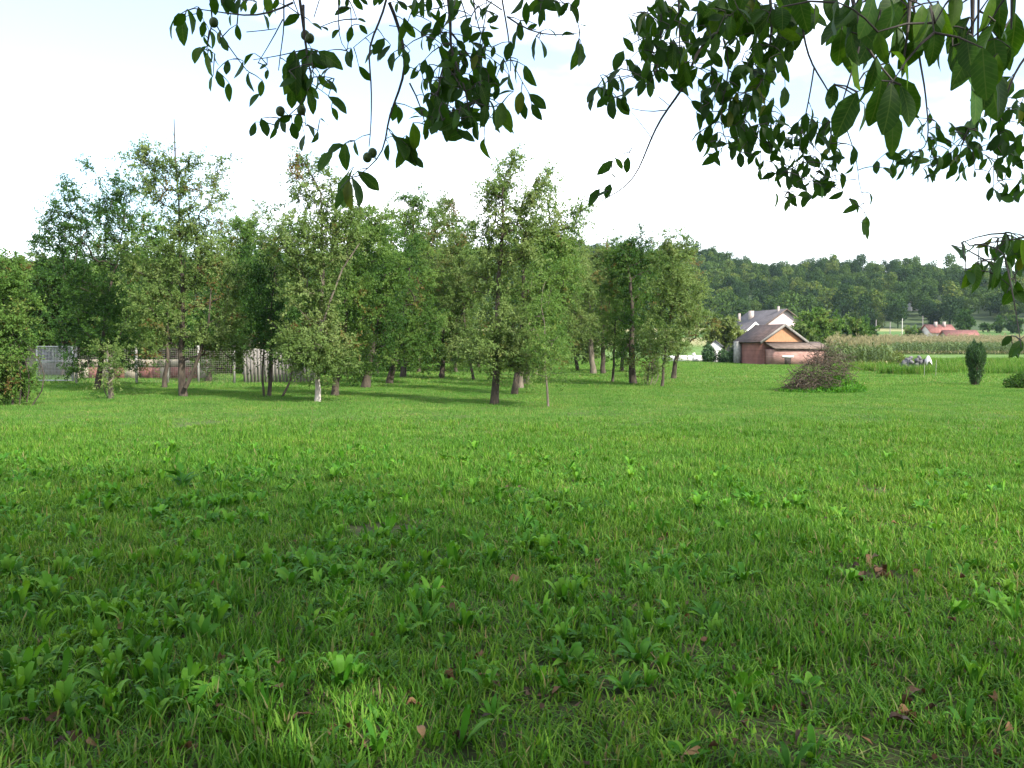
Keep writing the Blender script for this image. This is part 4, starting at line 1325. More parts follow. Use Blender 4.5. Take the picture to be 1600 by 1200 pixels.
leaf_quads(gw_, q, norm(r.normal(size=(k, 3)) * 0.5 + np.array([0, 0, 0.7])), r.normal(size=(k, 3)), 0.12 * r.uniform(0.5, 1.3, k), 0.03, r.uniform(0, 1, k))
gw_.build('weeds', M['weed'], pile, kind='stuff')

# rubble heap with a white sheet, stakes ----------------------------------------
p = at(1432, 575, 60.0)
heap = thing('rubble_heap', 'grey heap of broken blocks beyond the grass near the corn', 'rubble heap', (p[0], p[1], 0))
for i in range(85):
    t = r.uniform(-1, 1)
    w_ = 1.0 - abs(t)
    mb = MB()
    sz = r.uniform(0.12, 0.26, 3)
    z_ = r.uniform(0.05, 0.25 + 0.62 * w_ ** 0.5)
    mb.box((t * 0.98, r.normal() * 0.25, z_), sz, rot=Euler((r.normal() * 0.5, r.normal() * 0.5, r.uniform(0, 3))))
    mb.build('block', M['rubble'], heap)
sheet = MB()
nx, ny = 9, 7
u, v = np.meshgrid(np.linspace(-1, 1, nx), np.linspace(-1, 1, ny))
hz = 0.82 - 0.30 * (u ** 2) - 0.28 * v ** 2 + 0.06 * np.sin(u * 5 + v * 3) + 0.04 * np.sin(v * 8)
vv = np.stack([u * 0.20, v * 0.26, hz + 0.10 - 0.25 * (u > 0.3) * (u - 0.3)], -1).reshape(-1, 3)
ii, jj = np.meshgrid(np.arange(ny - 1), np.arange(nx - 1), indexing='ij')
sheet.add(vv, np.stack([ii * nx + jj, ii * nx + jj + 1, (ii + 1) * nx + jj + 1, (ii + 1) * nx + jj], -1).reshape(-1, 4))
p2 = at(1450, 575, 59.8)
so = sheet.build('white_sheet', M['white_wall'], loc=(0, 0, 0))
so.location = (p2[0], p2[1], 0.0)
tag(so, 'crumpled white sheet on the right end of the rubble heap', 'sheet')
for (px, py, hpx, lab) in ((1444, 588, 24, 'thin pale stake left of two below the white sheet'), (1462, 588, 26, 'thin pale stake right of two below the white sheet')):
    q = on_ground(px, py)
    mb = MB()
    hh_ = hpx * q[1] / F_PX
    mb.tube([[0, 0, -0.05], [0.02, 0, hh_]], [0.013, 0.010], 6, cap=True)
    o = mb.build('stake', M['board_grey'])
    o.location = q
    tag(o, lab, 'stake', 'garden stakes by the rubble heap')


# ================================================================== walnut tree overhead
WB = np.array([3.4, -3.2, 0.0])
walnut = thing('walnut_tree', 'walnut tree overhead whose leafy branches hang into the top of the picture', 'tree', WB)
rng = np.random.default_rng(21)


def leaflet_mesh(seed, tone, curl=0.15, fold=0.2, aspect=0.44, rough=0.012):
    """elliptic leaflet of unit length along +X, midrib folded, edge slightly wavy"""
    r = np.random.default_rng(seed)
    mb = MB()
    k = 7
    t = np.linspace(0, 1, k)
    wv = np.array([0.03, 0.28, 0.44, 0.50, 0.46, 0.33, 0.05]) * aspect * r.uniform(0.92, 1.08, k)
    x = t * (1 - 0.12 * curl)
    z = -curl * t ** 2 * 0.8 + 0.04 * np.sin(t * 3)
    tw_ = r.normal() * 0.25
    v = []
    for i in range(k):
        w = wv[i]
        f = fold * w + rough * r.normal()
        ang = tw_ * t[i]
        for s_ in (-1, 0, 1):
            yy = s_ * w
            zz = (abs(s_) * f) + (r.normal() * rough if rough > 0.02 else 0)
            v.append((x[i], yy * math.cos(ang) - zz * math.sin(ang), z[i] + yy * math.sin(ang) + zz * math.cos(ang)))
    q = []
    for i in range(k - 1):
        for j in range(2):
            a = i * 3 + j
            q.append([a, a + 1, a + 4, a + 3])
    mb.add(v, q, tone=tone)
    return mb


LEAF_V = [leaflet_mesh(i, tn, cu, fo, asp) for i, (tn, cu, fo, asp) in enumerate(
    [(0.15, 0.1, 0.2, 0.46), (0.35, 0.3, 0.3, 0.44), (0.5, 0.15, 0.1, 0.5), (0.65, 0.45, 0.35, 0.42), (0.25, 0.05, 0.25, 0.52), (0.8, 0.25, 0.2, 0.45), (0.45, 0.55, 0.2, 0.40), (0.9, 0.3, 0.25, 0.45)])]
LEAF_M = [b.mesh('walnut_leaflet', M['leaf_walnut_vein'], smooth=True) for b in LEAF_V]
LEAF_ARR = [(np.concatenate(b.v), np.concatenate(b.q), b.qt[0][0]) for b in LEAF_V]

# leaves of the hanging branches: (px, py of the leaf's middle, length in px, angle in degrees: 270 hangs straight down, depth)
D_L, D_R, D_N = 4.0, 4.6, 2.1
LEAVES = []


def lv(d, items):
    for it in items:
        LEAVES.append((*it, d))


lv(D_L, [(268, 42, 48, 250), (285, 48, 52, 275), (300, 34, 46, 285), (281, 30, 40, 200), (307, 84, 42, 262), (326, 102, 46, 268), (331, 88, 30, 290), (344, 124, 34, 290),
         (329, 130, 30, 250), (357, 143, 34, 268), (333, 60, 34, 295), (350, 68, 32, 300), (372, 52, 32, 270), (355, 105, 30, 268), (374, 110, 38, 245), (388, 90, 32, 205),
         (387, 128, 36, 258), (408, 138, 30, 262), (395, 155, 34, 215), (335, 8, 40, 265), (352, 6, 40, 300), (362, 10, 36, 310), (419, 8, 42, 280), (417, 34, 30, 290),
         (456, 30, 38, 200), (495, 40, 26, 330), (535, 16, 34, 205), (522, 52, 26, 215), (417, 116, 20, 260), (411, 104, 18, 200), (312, 22, 28, 280), (322, 66, 26, 280),
         (458, 100, 50, 262), (452, 128, 52, 255), (470, 140, 60, 265), (478, 108, 46, 250), (486, 92, 40, 230), (505, 96, 52, 345), (517, 92, 56, 330), (492, 88, 36, 300), (463, 120, 70, 262), (478, 130, 52, 285),
         (486, 118, 38, 250), (497, 135, 40, 275), (487, 160, 44, 290), (505, 128, 44, 295), (456, 150, 46, 270), (468, 155, 40, 280), (444, 112, 36, 250), (475, 85, 40, 210),
         (395, 204, 34, 255), (413, 199, 36, 290), (430, 206, 28, 272), (443, 194, 36, 280), (466, 191, 40, 270), (486, 197, 40, 335), (473, 223, 38, 265), (494, 214, 30, 262),
         (507, 190, 26, 325), (528, 164, 46, 320), (524, 178, 28, 300), (545, 92, 38, 285), (570, 115, 34, 310), (433, 195, 26, 250), (460, 205, 34, 280), (446, 185, 30, 200),
         (508, 250, 52, 240), (539, 245, 52, 268), (522, 232, 40, 200), (556, 232, 30, 280), (549, 276, 40, 250), (538, 298, 66, 262), (556, 300, 60, 285), (576, 282, 54, 320), (545, 305, 56, 268), (530, 310, 40, 268),
         (578, 86, 38, 225), (592, 72, 40, 240), (601, 82, 36, 230), (612, 95, 38, 260), (625, 70, 44, 275), (634, 88, 40, 285), (640, 46, 36, 300), (648, 12, 36, 270), (617, 95, 34, 225),
         (616, 175, 34, 262), (626, 180, 34, 285), (606, 212, 34, 275), (622, 228, 60, 300), (634, 234, 64, 310), (642, 236, 60, 285), (648, 215, 56, 275), (605, 238, 32, 262), (630, 240, 54, 250), (652, 252, 34, 320), (648, 184, 24, 190),
         (757, 236, 52, 268), (745, 205, 36, 275), (782, 180, 60, 262), (775, 188, 52, 280), (790, 185, 56, 290), (795, 200, 40, 330), (812, 160, 44, 262), (818, 172, 36, 280), (840, 158, 44, 318), (838, 175, 36, 300),
         (835, 76, 44, 262), (847, 75, 44, 285), (826, 118, 48, 290), (807, 112, 44, 262), (795, 80, 36, 255), (813, 48, 36, 270), (803, 58, 34, 240), (831, 42, 22, 200), (845, 52, 22, 330), (864, 50, 26, 340), (888, 52, 26, 20),
         (904, 76, 38, 268), (908, 92, 44, 275), (905, 85, 52, 260), (897, 24, 38, 290), (908, 38, 26, 310), (810, 10, 40, 240), (822, 20, 40, 268), (836, 8, 40, 220), (855, 8, 42, 330), (872, 10, 36, 300), (845, 14, 40, 270),
         (752, 24, 26, 225), (770, 30, 26, 200), (772, 44, 22, 330), (727, 45, 38, 280), (742, 58, 30, 220), (758, 62, 28, 290), (765, 70, 22, 320), (748, 90, 30, 275), (720, 70, 28, 310), (690, 35, 40, 240), (682, 45, 32, 262), (700, 35, 36, 200)])


def fill(d, ells, seed, spread=40, mean=270):
    r = np.random.default_rng(seed)
    for (cx, cy, rx, ry, n, L) in ells:
        for _ in range(int(n * (1.45 if d > 3 else 1.0))):
            q = r.normal(size=2)
            q = q / max(1, np.linalg.norm(q) / 1.0) * math.sqrt(r.uniform(0.05, 1)) if np.linalg.norm(q) > 1 else q
            LEAVES.append((cx + q[0] * rx, cy + q[1] * ry, L * (0.88 if d > 3 else 1.0) * r.uniform(0.7, 1.2), mean + r.normal() * spread, d + r.normal() * 0.12))


fill(D_L, [(660, 100, 30, 40, 8, 34), (740, 95, 50, 40, 10, 34), (560, 60, 60, 40, 5, 30), (360, 60, 60, 40, 5, 30), (690, 120, 34, 46, 20, 40), (730, 120, 40, 40, 22, 42), (700, 165, 38, 36, 20, 42), (745, 165, 34, 34, 14, 42), (680, 185, 30, 26, 12, 42), (720, 195, 30, 22, 10, 44), (770, 130, 34, 22, 8, 40),
           (700, 15, 70, 16, 16, 34), (580, 8, 60, 10, 6, 30), (640, 60, 40, 30, 5, 34), (720, 60, 50, 30, 9, 36), (400, 6, 60, 10, 6, 32), (870, 15, 40, 16, 6, 34), (480, 125, 40, 36, 12, 38)], 31)
fill(D_R, [(1050, 30, 56, 30, 26, 40), (1015, 60, 40, 40, 16, 38), (1000, 108, 44, 24, 10, 36), (960, 148, 26, 24, 10, 38), (935, 155, 12, 14, 3, 38), (1000, 125, 20, 20, 5, 40), (1070, 95, 22, 44, 12, 46), (1030, 90, 30, 20, 8, 36),
           (1120, 60, 40, 44, 14, 44), (1150, 30, 60, 30, 26, 50), (1200, 60, 46, 46, 28, 46), (1190, 110, 36, 40, 18, 42), (1100, 130, 30, 50, 12, 36), (1135, 150, 36, 34, 12, 36), (1245, 40, 40, 34, 16, 46),
           (1130, 205, 56, 26, 20, 34), (1170, 190, 40, 30, 15, 36), (1230, 235, 60, 40, 16, 32), (1300, 250, 50, 30, 12, 32), (1400, 255, 50, 14, 7, 32), (1530, 265, 50, 24, 10, 32), (1480, 205, 60, 24, 14, 34), (1585, 200, 26, 40, 10, 34), (1170, 150, 60, 40, 16, 38), (1210, 205, 34, 26, 8, 34), (1255, 205, 44, 28, 18, 34), (1290, 215, 20, 24, 5, 36), (1110, 232, 26, 18, 6, 36), (1160, 235, 34, 16, 5, 34),
           (1225, 270, 40, 18, 8, 30), (1270, 285, 30, 28, 9, 32), (1240, 305, 30, 18, 8, 32), (1310, 295, 36, 14, 7, 34), (1290, 265, 26, 8, 4, 30), (1345, 320, 24, 12, 3, 34), (1350, 355, 10, 8, 2, 34),
           (1425, 245, 40, 10, 6, 36), (1460, 262, 34, 14, 7, 34), (1490, 230, 40, 26, 14, 32), (1540, 220, 36, 34, 14, 34), (1580, 240, 24, 30, 10, 36), (1560, 300, 16, 14, 4, 34), (1590, 290, 12, 16, 4, 34), (1570, 160, 30, 40, 10, 36)], 32, 38)
fill(3.2, [(1560, 388, 26, 12, 8, 44), (1590, 400, 20, 20, 8, 48), (1510, 392, 18, 6, 3, 48), (1524, 432, 14, 12, 5, 60), (1560, 430, 22, 16, 6, 54), (1586, 462, 16, 12, 4, 54), (1590, 545, 12, 8, 4, 44), (1572, 536, 4, 4, 1, 34)], 33, 28)
fill(D_N, [(1300, 30, 60, 40, 7, 80), (1380, 100, 60, 50, 8, 80), (1460, 80, 50, 60, 8, 80), (1545, 110, 40, 50, 7, 80), (1340, 40, 60, 50, 10, 95), (1420, 50, 50, 60, 10, 95), (1510, 60, 60, 60, 13, 95), (1385, 150, 46, 26, 5, 95), (1520, 140, 40, 40, 6, 95), (1240, 10, 50, 20, 4, 80), (1580, 60, 30, 50, 5, 85)], 34, 22)
lv(D_R, [(928, 308, 36, 235), (950, 298, 28, 250), (946, 262, 36, 225), (968, 256, 24, 310), (980, 258, 28, 265), (960, 278, 22, 320), (940, 303, 26, 200)])
lv(1.9, [(1545, 128, 115, 266), (1524, 160, 95, 275), (1388, 170, 110, 262), (1416, 165, 90, 285), (1370, 165, 100, 268), (1395, 205, 90, 262)])
lv(2.3, [(1322, 180, 100, 248), (1349, 185, 58, 275), (1328, 50, 100, 275), (1300, 150, 60, 255)])

# skeleton of the hanging twigs
SK = [  # (points in photo pixels, depth, start radius, end radius)
    ([(458, -60), (470, 0), (474, 45), (480, 90), (486, 130)], D_L, 0.008, 0.003), ([(474, 8), (479, 50), (481, 90)], D_L + 0.05, 0.006, 0.003),
    ([(458, 4), (425, 20), (376, 27), (345, 20), (300, 14)], D_L, 0.005, 0.002), ([(442, -50), (442, 40), (437, 110)], D_L, 0.004, 0.002),
    ([(480, 76), (440, 94), (398, 95)], D_L, 0.003, 0.0015), ([(442, 30), (428, 55), (410, 85), (404, 95)], D_L, 0.003, 0.0015), ([(385, 50), (415, 56), (432, 46)], D_L, 0.002, 0.002),
    ([(527, -50), (528, 40), (530, 80), (548, 80)], D_L, 0.003, 0.0015), ([(505, -20), (492, 30)], D_L, 0.0025, 0.002), ([(455, -10), (465, 25)], D_L, 0.003, 0.002),
    ([(612, -60), (606, 6), (590, 46), (569, 85), (582, 108), (583, 200), (580, 232)], D_L, 0.006, 0.002), ([(590, 45), (570, 50), (550, 72)], D_L, 0.002, 0.0015),
    ([(608, 4), (627, 48), (634, 100), (618, 145), (604, 170), (600, 205), (602, 232), (585, 258), (556, 272)], D_L, 0.008, 0.002), ([(608, 40), (628, 45)], D_L, 0.002, 0.002),
    ([(700, -60), (702, 0), (704, 55), (698, 85), (712, 110), (728, 150), (735, 190)], D_L, 0.009, 0.003), ([(704, 50), (722, 70), (740, 100)], D_L, 0.005, 0.003), ([(640, 130), (660, 160), (665, 190)], D_L, 0.004, 0.002), ([(702, 80), (690, 110), (680, 150), (684, 190)], D_L, 0.005, 0.002),
    ([(778, -50), (785, 12), (796, 32), (797, 90), (795, 110)], D_L, 0.005, 0.002), ([(792, 26), (820, 48), (850, 58), (880, 50), (905, 60)], D_L, 0.004, 0.0015), ([(760, 0), (785, 10)], D_L, 0.003, 0.003),
    ([(618, 252), (636, 275), (640, 284)], D_L, 0.0015, 0.001), ([(640, 284), (628, 288)], D_L, 0.001, 0.001), ([(830, -50), (838, 0), (850, 8)], D_L, 0.004, 0.002), ([(320, -50), (330, 10), (336, 35), (318, 55), (325, 78)], D_L, 0.005, 0.002), ([(336, 35), (350, 60), (372, 92), (390, 112)], D_L, 0.003, 0.002),
    ([(345, -30), (345, 5)], D_L, 0.003, 0.002), ([(738, -40), (738, 30), (752, 60)], D_L, 0.004, 0.002), ([(486, 130), (475, 165), (450, 182), (430, 190)], D_L, 0.003, 0.002), ([(486, 130), (520, 155)], D_L, 0.002, 0.0015), ([(475, 165), (478, 195)], D_L, 0.002, 0.0015), ([(728, 150), (760, 180), (785, 165)], D_L, 0.003, 0.002), ([(760, 180), (757, 212)], D_L, 0.002, 0.0015), ([(797, 90), (815, 130), (828, 145)], D_L, 0.002, 0.0015),
    ([(1190, -60), (1160, 10), (1130, 46), (1090, 66), (1085, 110), (1068, 136), (1040, 172), (1018, 220), (1003, 262), (985, 285), (958, 301), (925, 316)], D_R, 0.011, 0.0018),
    ([(1040, 172), (1010, 176), (985, 168)], D_R, 0.003, 0.0015), ([(1020, 218), (1003, 195), (980, 172)], D_R, 0.002, 0.001), ([(1003, 230), (985, 235)], D_R, 0.0012, 0.0008), ([(1030, 152), (1045, 165)], D_R, 0.002, 0.002),
    ([(1040, -60), (1035, 0), (1030, 60), (1028, 110), (1010, 140)], D_R, 0.007, 0.002), ([(1060, 0), (1062, 60), (1066, 120)], D_R, 0.005, 0.002), ([(1028, 110), (990, 118), (962, 122), (945, 140)], D_R, 0.003, 0.0015),
    ([(1200, -50), (1205, 40), (1200, 110), (1165, 165), (1160, 210)], D_R, 0.009, 0.002), ([(1130, 60), (1140, 110), (1120, 170), (1125, 215)], D_R, 0.005, 0.002),
    ([(1250, -50), (1255, 45), (1272, 105), (1300, 155), (1316, 180), (1300, 200)], D_R, 0.007, 0.0025), ([(1272, 105), (1262, 160), (1255, 200), (1250, 260), (1235, 300)], D_R, 0.004, 0.0015), ([(1316, 180), (1330, 215), (1342, 260), (1338, 290), (1350, 318)], D_R, 0.003, 0.0012), ([(1338, 280), (1300, 285), (1280, 265)], D_R, 0.002, 0.001), ([(1350, 318), (1352, 345)], D_R, 0.0014, 0.001),
    ([(1420, -60), (1430, 60), (1450, 170), (1455, 235), (1420, 240)], D_R, 0.008, 0.002), ([(1530, -50), (1530, 100), (1520, 200), (1490, 240)], D_R, 0.007, 0.002), ([(1640, 40), (1590, 110), (1575, 200), (1570, 280)], D_R, 0.007, 0.002), ([(1455, 235), (1462, 255)], D_R, 0.002, 0.0015), ([(1570, 280), (1590, 285)], D_R, 0.002, 0.001),
    ([(1680, 330), (1610, 372), (1560, 372), (1510, 388)], 3.2, 0.006, 0.0015), ([(1560, 372), (1555, 400), (1558, 420)], 3.2, 0.003, 0.0015), ([(1530, 384), (1530, 410), (1522, 420)], 3.2, 0.002, 0.0012), ([(1610, 372), (1598, 430), (1590, 455)], 3.2, 0.003, 0.0015), ([(1660, 480), (1610, 520), (1590, 532)], 3.2, 0.003, 0.0012),
    ([(1330, -80), (1335, 0), (1345, 60), (1370, 110), (1385, 130)], D_N, 0.006, 0.002), ([(1420, -80), (1425, 30), (1410, 100)], D_N, 0.006, 0.002), ([(1510, -80), (1520, 30), (1525, 110)], D_N, 0.007, 0.002), ([(1585, -60), (1580, 40)], D_N, 0.004, 0.002), ([(1250, -80), (1250, 0)], D_N, 0.004, 0.002), ([(1345, 60), (1330, 120), (1325, 145)], D_N, 0.003, 0.0015),
]
nodes = []
starts = []
twig_paths = []
for pts_, dep, ra, rb in SK:
    w = np.array([at(x, y, dep) for x, y in pts_])
    k = max(2, int(np.linalg.norm(np.diff(w, axis=0), axis=1).sum() / 0.05))
    seg = np.concatenate([[0], np.cumsum(np.linalg.norm(np.diff(w, axis=0), axis=1))])
    tt = np.linspace(0, seg[-1], k + 1)
    c = np.stack([np.interp(tt, seg, w[:, i]) for i in range(3)], 1)
    wob = rng.normal(size=(k + 1, 3)) * 0.006
    wob[:, 1] += np.cumsum(rng.normal(size=k + 1) * 0.012)
    wob[0] = 0
    c = c + wob
    for _ in range(3):
        c[1:-1] = (c[:-2] + 2 * c[1:-1] + c[2:]) / 4
    twig_paths.append((c, np.linspace(ra, rb, k + 1)))
    if pts_[0][1] < -15 or pts_[0][0] > 1600:
        starts.append((c[0], ra, dep))
    nodes.append(c)
NODES = np.concatenate(nodes)
SIDES = NODES

limb = MB()   # trunk and big limbs (out of the picture) that carry the twigs
T0 = WB.copy()
trunk_pts = np.array([[0, 0, -0.2], [0.03, 0.02, 0.7], [-0.02, 0.05, 1.5], [-0.08, 0.1, 2.3], [-0.1, 0.12, 3.2], [0.0, 0.1, 4.4], [0.1, 0.0, 5.8], [0.05, 0.1, 7.4]]) + WB
limb.tube(trunk_pts, [0.26, 0.21, 0.19, 0.175, 0.15, 0.12, 0.085, 0.03], 12)
crotch = trunk_pts[3]
HUBS = [np.array([-0.9, 3.6, 3.75]), np.array([0.1, 3.9, 3.8]), np.array([1.1, 4.3, 3.85]), np.array([2.3, 4.4, 3.7]), np.array([1.2, 1.9, 3.1]), np.array([3.0, 3.0, 2.9])]
for hb in HUBS:
    mid = (crotch + hb) / 2 + np.array([0.1, 0, 0.95])
    t = np.linspace(0, 1, 9)[:, None]
    q = (1 - t) ** 2 * crotch + 2 * t * (1 - t) * mid + t * t * hb
    q[1:-1] += rng.normal(size=(7, 3)) * 0.03
    limb.tube(q, np.linspace(0.085, 0.022, 9), 8)
    for _ in range(9):
        i = rng.integers(3, 9)
        e = q[i] + np.array([rng.normal() * 0.9, rng.normal() * 0.7, rng.uniform(0.5, 1.5)])
        limb.tube([q[i], (q[i] + e) / 2 + np.array([0, 0, .1]), e], [0.018, 0.012, 0.005], 5)
for s_, ra, dep in starts:
    hb = min(HUBS, key=lambda h: np.linalg.norm(h - s_))
    t = np.linspace(0, 1, 6)[:, None]
    mid = (hb + s_) / 2 + np.array([0, 0, 0.18])
    q = (1 - t) ** 2 * hb + 2 * t * (1 - t) * mid + t * t * s_
    limb.tube(q, np.linspace(max(0.014, ra), ra, 6), 5)
limb.build('trunk', M['walnut_bark'], walnut, loc=WB, smooth=True)

tw = MB()
for c, rd in twig_paths:
    tw.tube(c, rd, 5)

# place leaflets; each one is tied to the nearest twig by a thin stalk
specs = []
for (px, py, L, ang, dep) in LEAVES:
    dep = dep + rng.normal() * 0.08
    Lm = L * ((0.82 if dep < 4.4 else 0.90) if dep > 3.0 else 0.74) * dep / F_PX
    a = math.radians(ang)
    d = np.array([math.cos(a), rng.normal() * 0.35, math.sin(a)])
    d = norm(d)
    c = at(px, py, dep)
    p0 = c - d * Lm * 0.5
    # turn of the blade about its own length: mostly facing the viewer or the sky, some edge on
    up = norm(np.array([rng.normal() * 0.6, -0.65 + rng.normal() * 0.55, 0.45 + rng.normal() * 0.35]))
    specs.append((Lm / dep, p0, d, up, Lm))
order = np.argsort([np.min(np.linalg.norm(NODES - s_[1], axis=1)) for s_ in specs])
NN = [n_ for n_ in NODES]
for oi in order:
    _, p0, d, up, Lm = specs[oi]
    A = np.array(NN)
    dv = A - p0
    cost = np.linalg.norm(dv, axis=1) + 0.5 * np.maximum(0, -dv[:, 2])
    b = A[int(np.argmin(cost))]
    gap = np.linalg.norm(b - p0)
    k = max(2, min(7, int(gap / 0.04)))
    mid = (b + p0) / 2 + np.array([0, 0, 0.12 * gap])
    t = np.linspace(0, 1, k + 1)[:, None]
    q = (1 - t) ** 2 * b + 2 * t * (1 - t) * mid + t * t * p0
    tw.tube(q, np.linspace(0.0024 + min(0.0012, gap * 0.004), 0.0015, k + 1), 4)
    for x in q[1:]:
        NN.append(x)
tw.build('twig', M['walnut_bark'], walnut, loc=WB, smooth=True)

sel = sorted(range(len(specs)), key=lambda i: -specs[i][0])
indiv = set(sel[:300])
rest = MB()
for i, (_, p0, d, up, Lm) in enumerate(specs):
    s_ = norm(np.cross(up, d))
    nn = np.cross(d, s_)
    R = np.stack([d, s_, nn], 1)
    vi = int(rng.choice(8, p=[0.2, 0.2, 0.17, 0.12, 0.14, 0.07, 0.08, 0.02]))
    if i in indiv:
        o = bpy.data.objects.new('leaf', LEAF_M[vi])
        COL.objects.link(o)
        o.parent = walnut
        o.matrix_local = Matrix.Translation(Vector(p0 - WB)) @ Matrix((R * Lm).tolist()).to_4x4()
    else:
        v, q, tn = LEAF_ARR[vi]
        rest.add(p0 + (v * Lm) @ R.T, q, tone=tn)
if rest.n:
    rest.build('foliage', M['leaf_walnut'], walnut, loc=WB, smooth=True, kind='stuff')

# crown above and behind the viewer: real leaves that shade the near grass
cr = MB()
k = 66000
c = np.array([1.9, -1.0, 6.5])
u = norm(rng.normal(size=(k, 3))) * (rng.uniform(0, 1, (k, 1)) ** (1 / 2.0)) * np.array([7.4, 6.4, 4.2])
p_ = c + u + rng.normal(size=(k, 3)) * 0.1
clump = np.sin(p_[:, 0] * 1.9 + 1.0) + np.sin(p_[:, 1] * 2.2) + np.sin(p_[:, 2] * 2.5 + p_[:, 0])
keep = (p_[:, 2] > 2.6 + 0.50 * np.maximum(p_[:, 1], 0)) & (clump > -1.6)
sd = np.array(to_sun)                      # a gap in the crown: sun falls on the lowest right hand leaves
for g0, gr in ((np.array([1.15, 1.95, 2.45]), 0.45), (np.array([0.85, 2.1, 2.3]), 0.30)):
    w_ = p_ - g0
    al = w_ @ sd
    keep &= (np.linalg.norm(w_ - al[:, None] * sd, axis=1) > gr) | (al < 0)
p_ = p_[keep]
k = len(p_)
leaf_quads(cr, p_, norm(rng.normal(size=(k, 3)) * 0.7 + np.array([0, 0, -0.6])), norm(rng.normal(size=(k, 3)) * 0.5 + np.array([0, 0, 0.8])),
           0.15 * rng.uniform(0.7, 1.3, k), 0.07 * rng.uniform(0.8, 1.2, k), rng.uniform(0, 0.9, k))
cr.build('crown', M['leaf_walnut'], walnut, loc=WB, kind='stuff')


def sphere(mb, c, r_, seg=12, rings=8):
    v = []
    for i in range(rings + 1):
        th = math.pi * i / rings
        for j in range(seg):
            ph = 2 * math.pi * j / seg
            v.append((c[0] + r_ * math.sin(th) * math.cos(ph), c[1] + r_ * math.sin(th) * math.sin(ph), c[2] + 1.12 * r_ * math.cos(th)))
    q = [[i * seg + j, i * seg + (j + 1) % seg, (i + 1) * seg + (j + 1) % seg, (i + 1) * seg + j] for i in range(rings) for j in range(seg)]
    mb.add(v, q)


for (px, py, dep) in ((574, 246, D_L), (582, 239, D_L + 0.02), (334, 35, D_L), (438, 174, D_L), (471, 172, D_L), (484, 60, D_L), (477, 55, D_L + 0.04), (683, 47, D_L)):
    mb = MB()
    q = at(px, py, dep)
    sphere(mb, q - WB, 0.0195)
    b = NODES[int(np.argmin(np.linalg.norm(NODES - q, axis=1)))]
    mb.tube([q - WB + np.array([0, 0, 0.018]), (q + b) / 2 - WB + np.array([0, 0, 0.01]), b - WB], [0.0016] * 3, 4)
    mb.build('walnut', M['walnut_fruit'], walnut, smooth=True)

# ================================================================== grass


def blade(mb, p, az, h, w, lean, tone, seg=3):
    d = np.array([math.cos(az), math.sin(az), 0])
    s = np.array([-d[1], d[0], 0])
    v = []
    for i in range(seg + 1):
        t = i / seg
        c = p + np.array([0, 0, 1]) * h * (t - 0.35 * lean * t * t) + d * h * lean * t * t
        ww = w * (1 - t) ** 0.6 * 0.5 if i < seg else w * 0.04
        v += [c - s * ww, c + s * ww]
    mb.add(v, [[2 * i, 2 * i + 1, 2 * i + 3, 2 * i + 2] for i in range(seg)], tone=tone)


def grass_patch(seed, size, n, h, w, seg=3, clumps=5, dry=0.07, mat='grass'):
    r = np.random.default_rng(seed)
    mb = MB()
    cs = r.uniform(-size / 2, size / 2, (clumps, 2))
    ch = r.uniform(0.65, 1.25, clumps)
    for _ in range(n):
        ci = r.integers(0, clumps)
        xy = cs[ci] + r.normal(size=2) * size * 0.16 if r.random() < 0.7 else r.uniform(-size / 2, size / 2, 2)
        tn = r.uniform(0, 0.88) if r.random() > dry else r.uniform(0.92, 1.0)
        blade(mb, np.array([xy[0], xy[1], -0.01]), r.uniform(0, 6.28), h * ch[ci] * r.uniform(0.55, 1.3), w * r.uniform(0.6, 1.4), abs(r.normal()) * 0.5 + 0.15, tn, seg)
    return mb.mesh('grass_patch', M[mat])


def weed_patch(seed, leaves=9, L=0.13, w=0.045, upright=0.6):
    """broad leaved rosette: dandelion, plantain or dock"""
    r = np.random.default_rng(seed)
    mb = MB()
    for i in range(leaves):
        az = i * 2.4 + r.normal() * 0.3
        d = np.array([math.cos(az), math.sin(az), 0])
        s = np.array([-d[1], d[0], 0])
        LL, up = L * r.uniform(0.6, 1.25), upright * r.uniform(0.5, 1.4)
        tn = r.uniform(0, 1)
        v = []
        K = 6
        for j in range(K):
            t = j / (K - 1)
            c = d * LL * t * (1.15 - 0.4 * up) + np.array([0, 0, 1]) * LL * (up * 1.3 * t - 0.85 * up * t * t) + d * 0.01
            ww = w * r.uniform(0.85, 1.15) * (math.sin(math.pi * min(1, 0.06 + 0.94 * t ** 0.75)) * 0.5 + 0.03)
            v += [c - s * ww + np.array([0, 0, 0.25 * ww]), c, c + s * ww + np.array([0, 0, 0.25 * ww])]
        q = []
        for j in range(K - 1):
            for m_ in range(2):
                a = j * 3 + m_
                q.append([a, a + 1, a + 4, a + 3])
        mb.add(v, q, tone=tn)
    return mb.mesh('weed_rosette', M['weed'], smooth=True)


n_near = library('grass_near', [grass_patch(i, 0.26, 46, 0.105, 0.0115, 4, 3) for i in range(8)])
n_mid = library('grass_mid', [grass_patch(50 + i, 0.7, 230, 0.062, 0.009, 2, 9, dry=0.10, mat='grass_far') for i in range(6)])
n_far = library('grass_far', [grass_patch(90 + i, 2.0, 520, 0.075, 0.018, 2, 16, dry=0.14, mat='grass_far') for i in range(5)])
n_weed = library('weed_rosettes', [weed_patch(i, 6 + i % 4 * 2, 0.12 + 0.025 * (i % 3), 0.026 + 0.005 * (i % 4), 0.8 + 0.3 * (i % 3)) for i in range(9)])


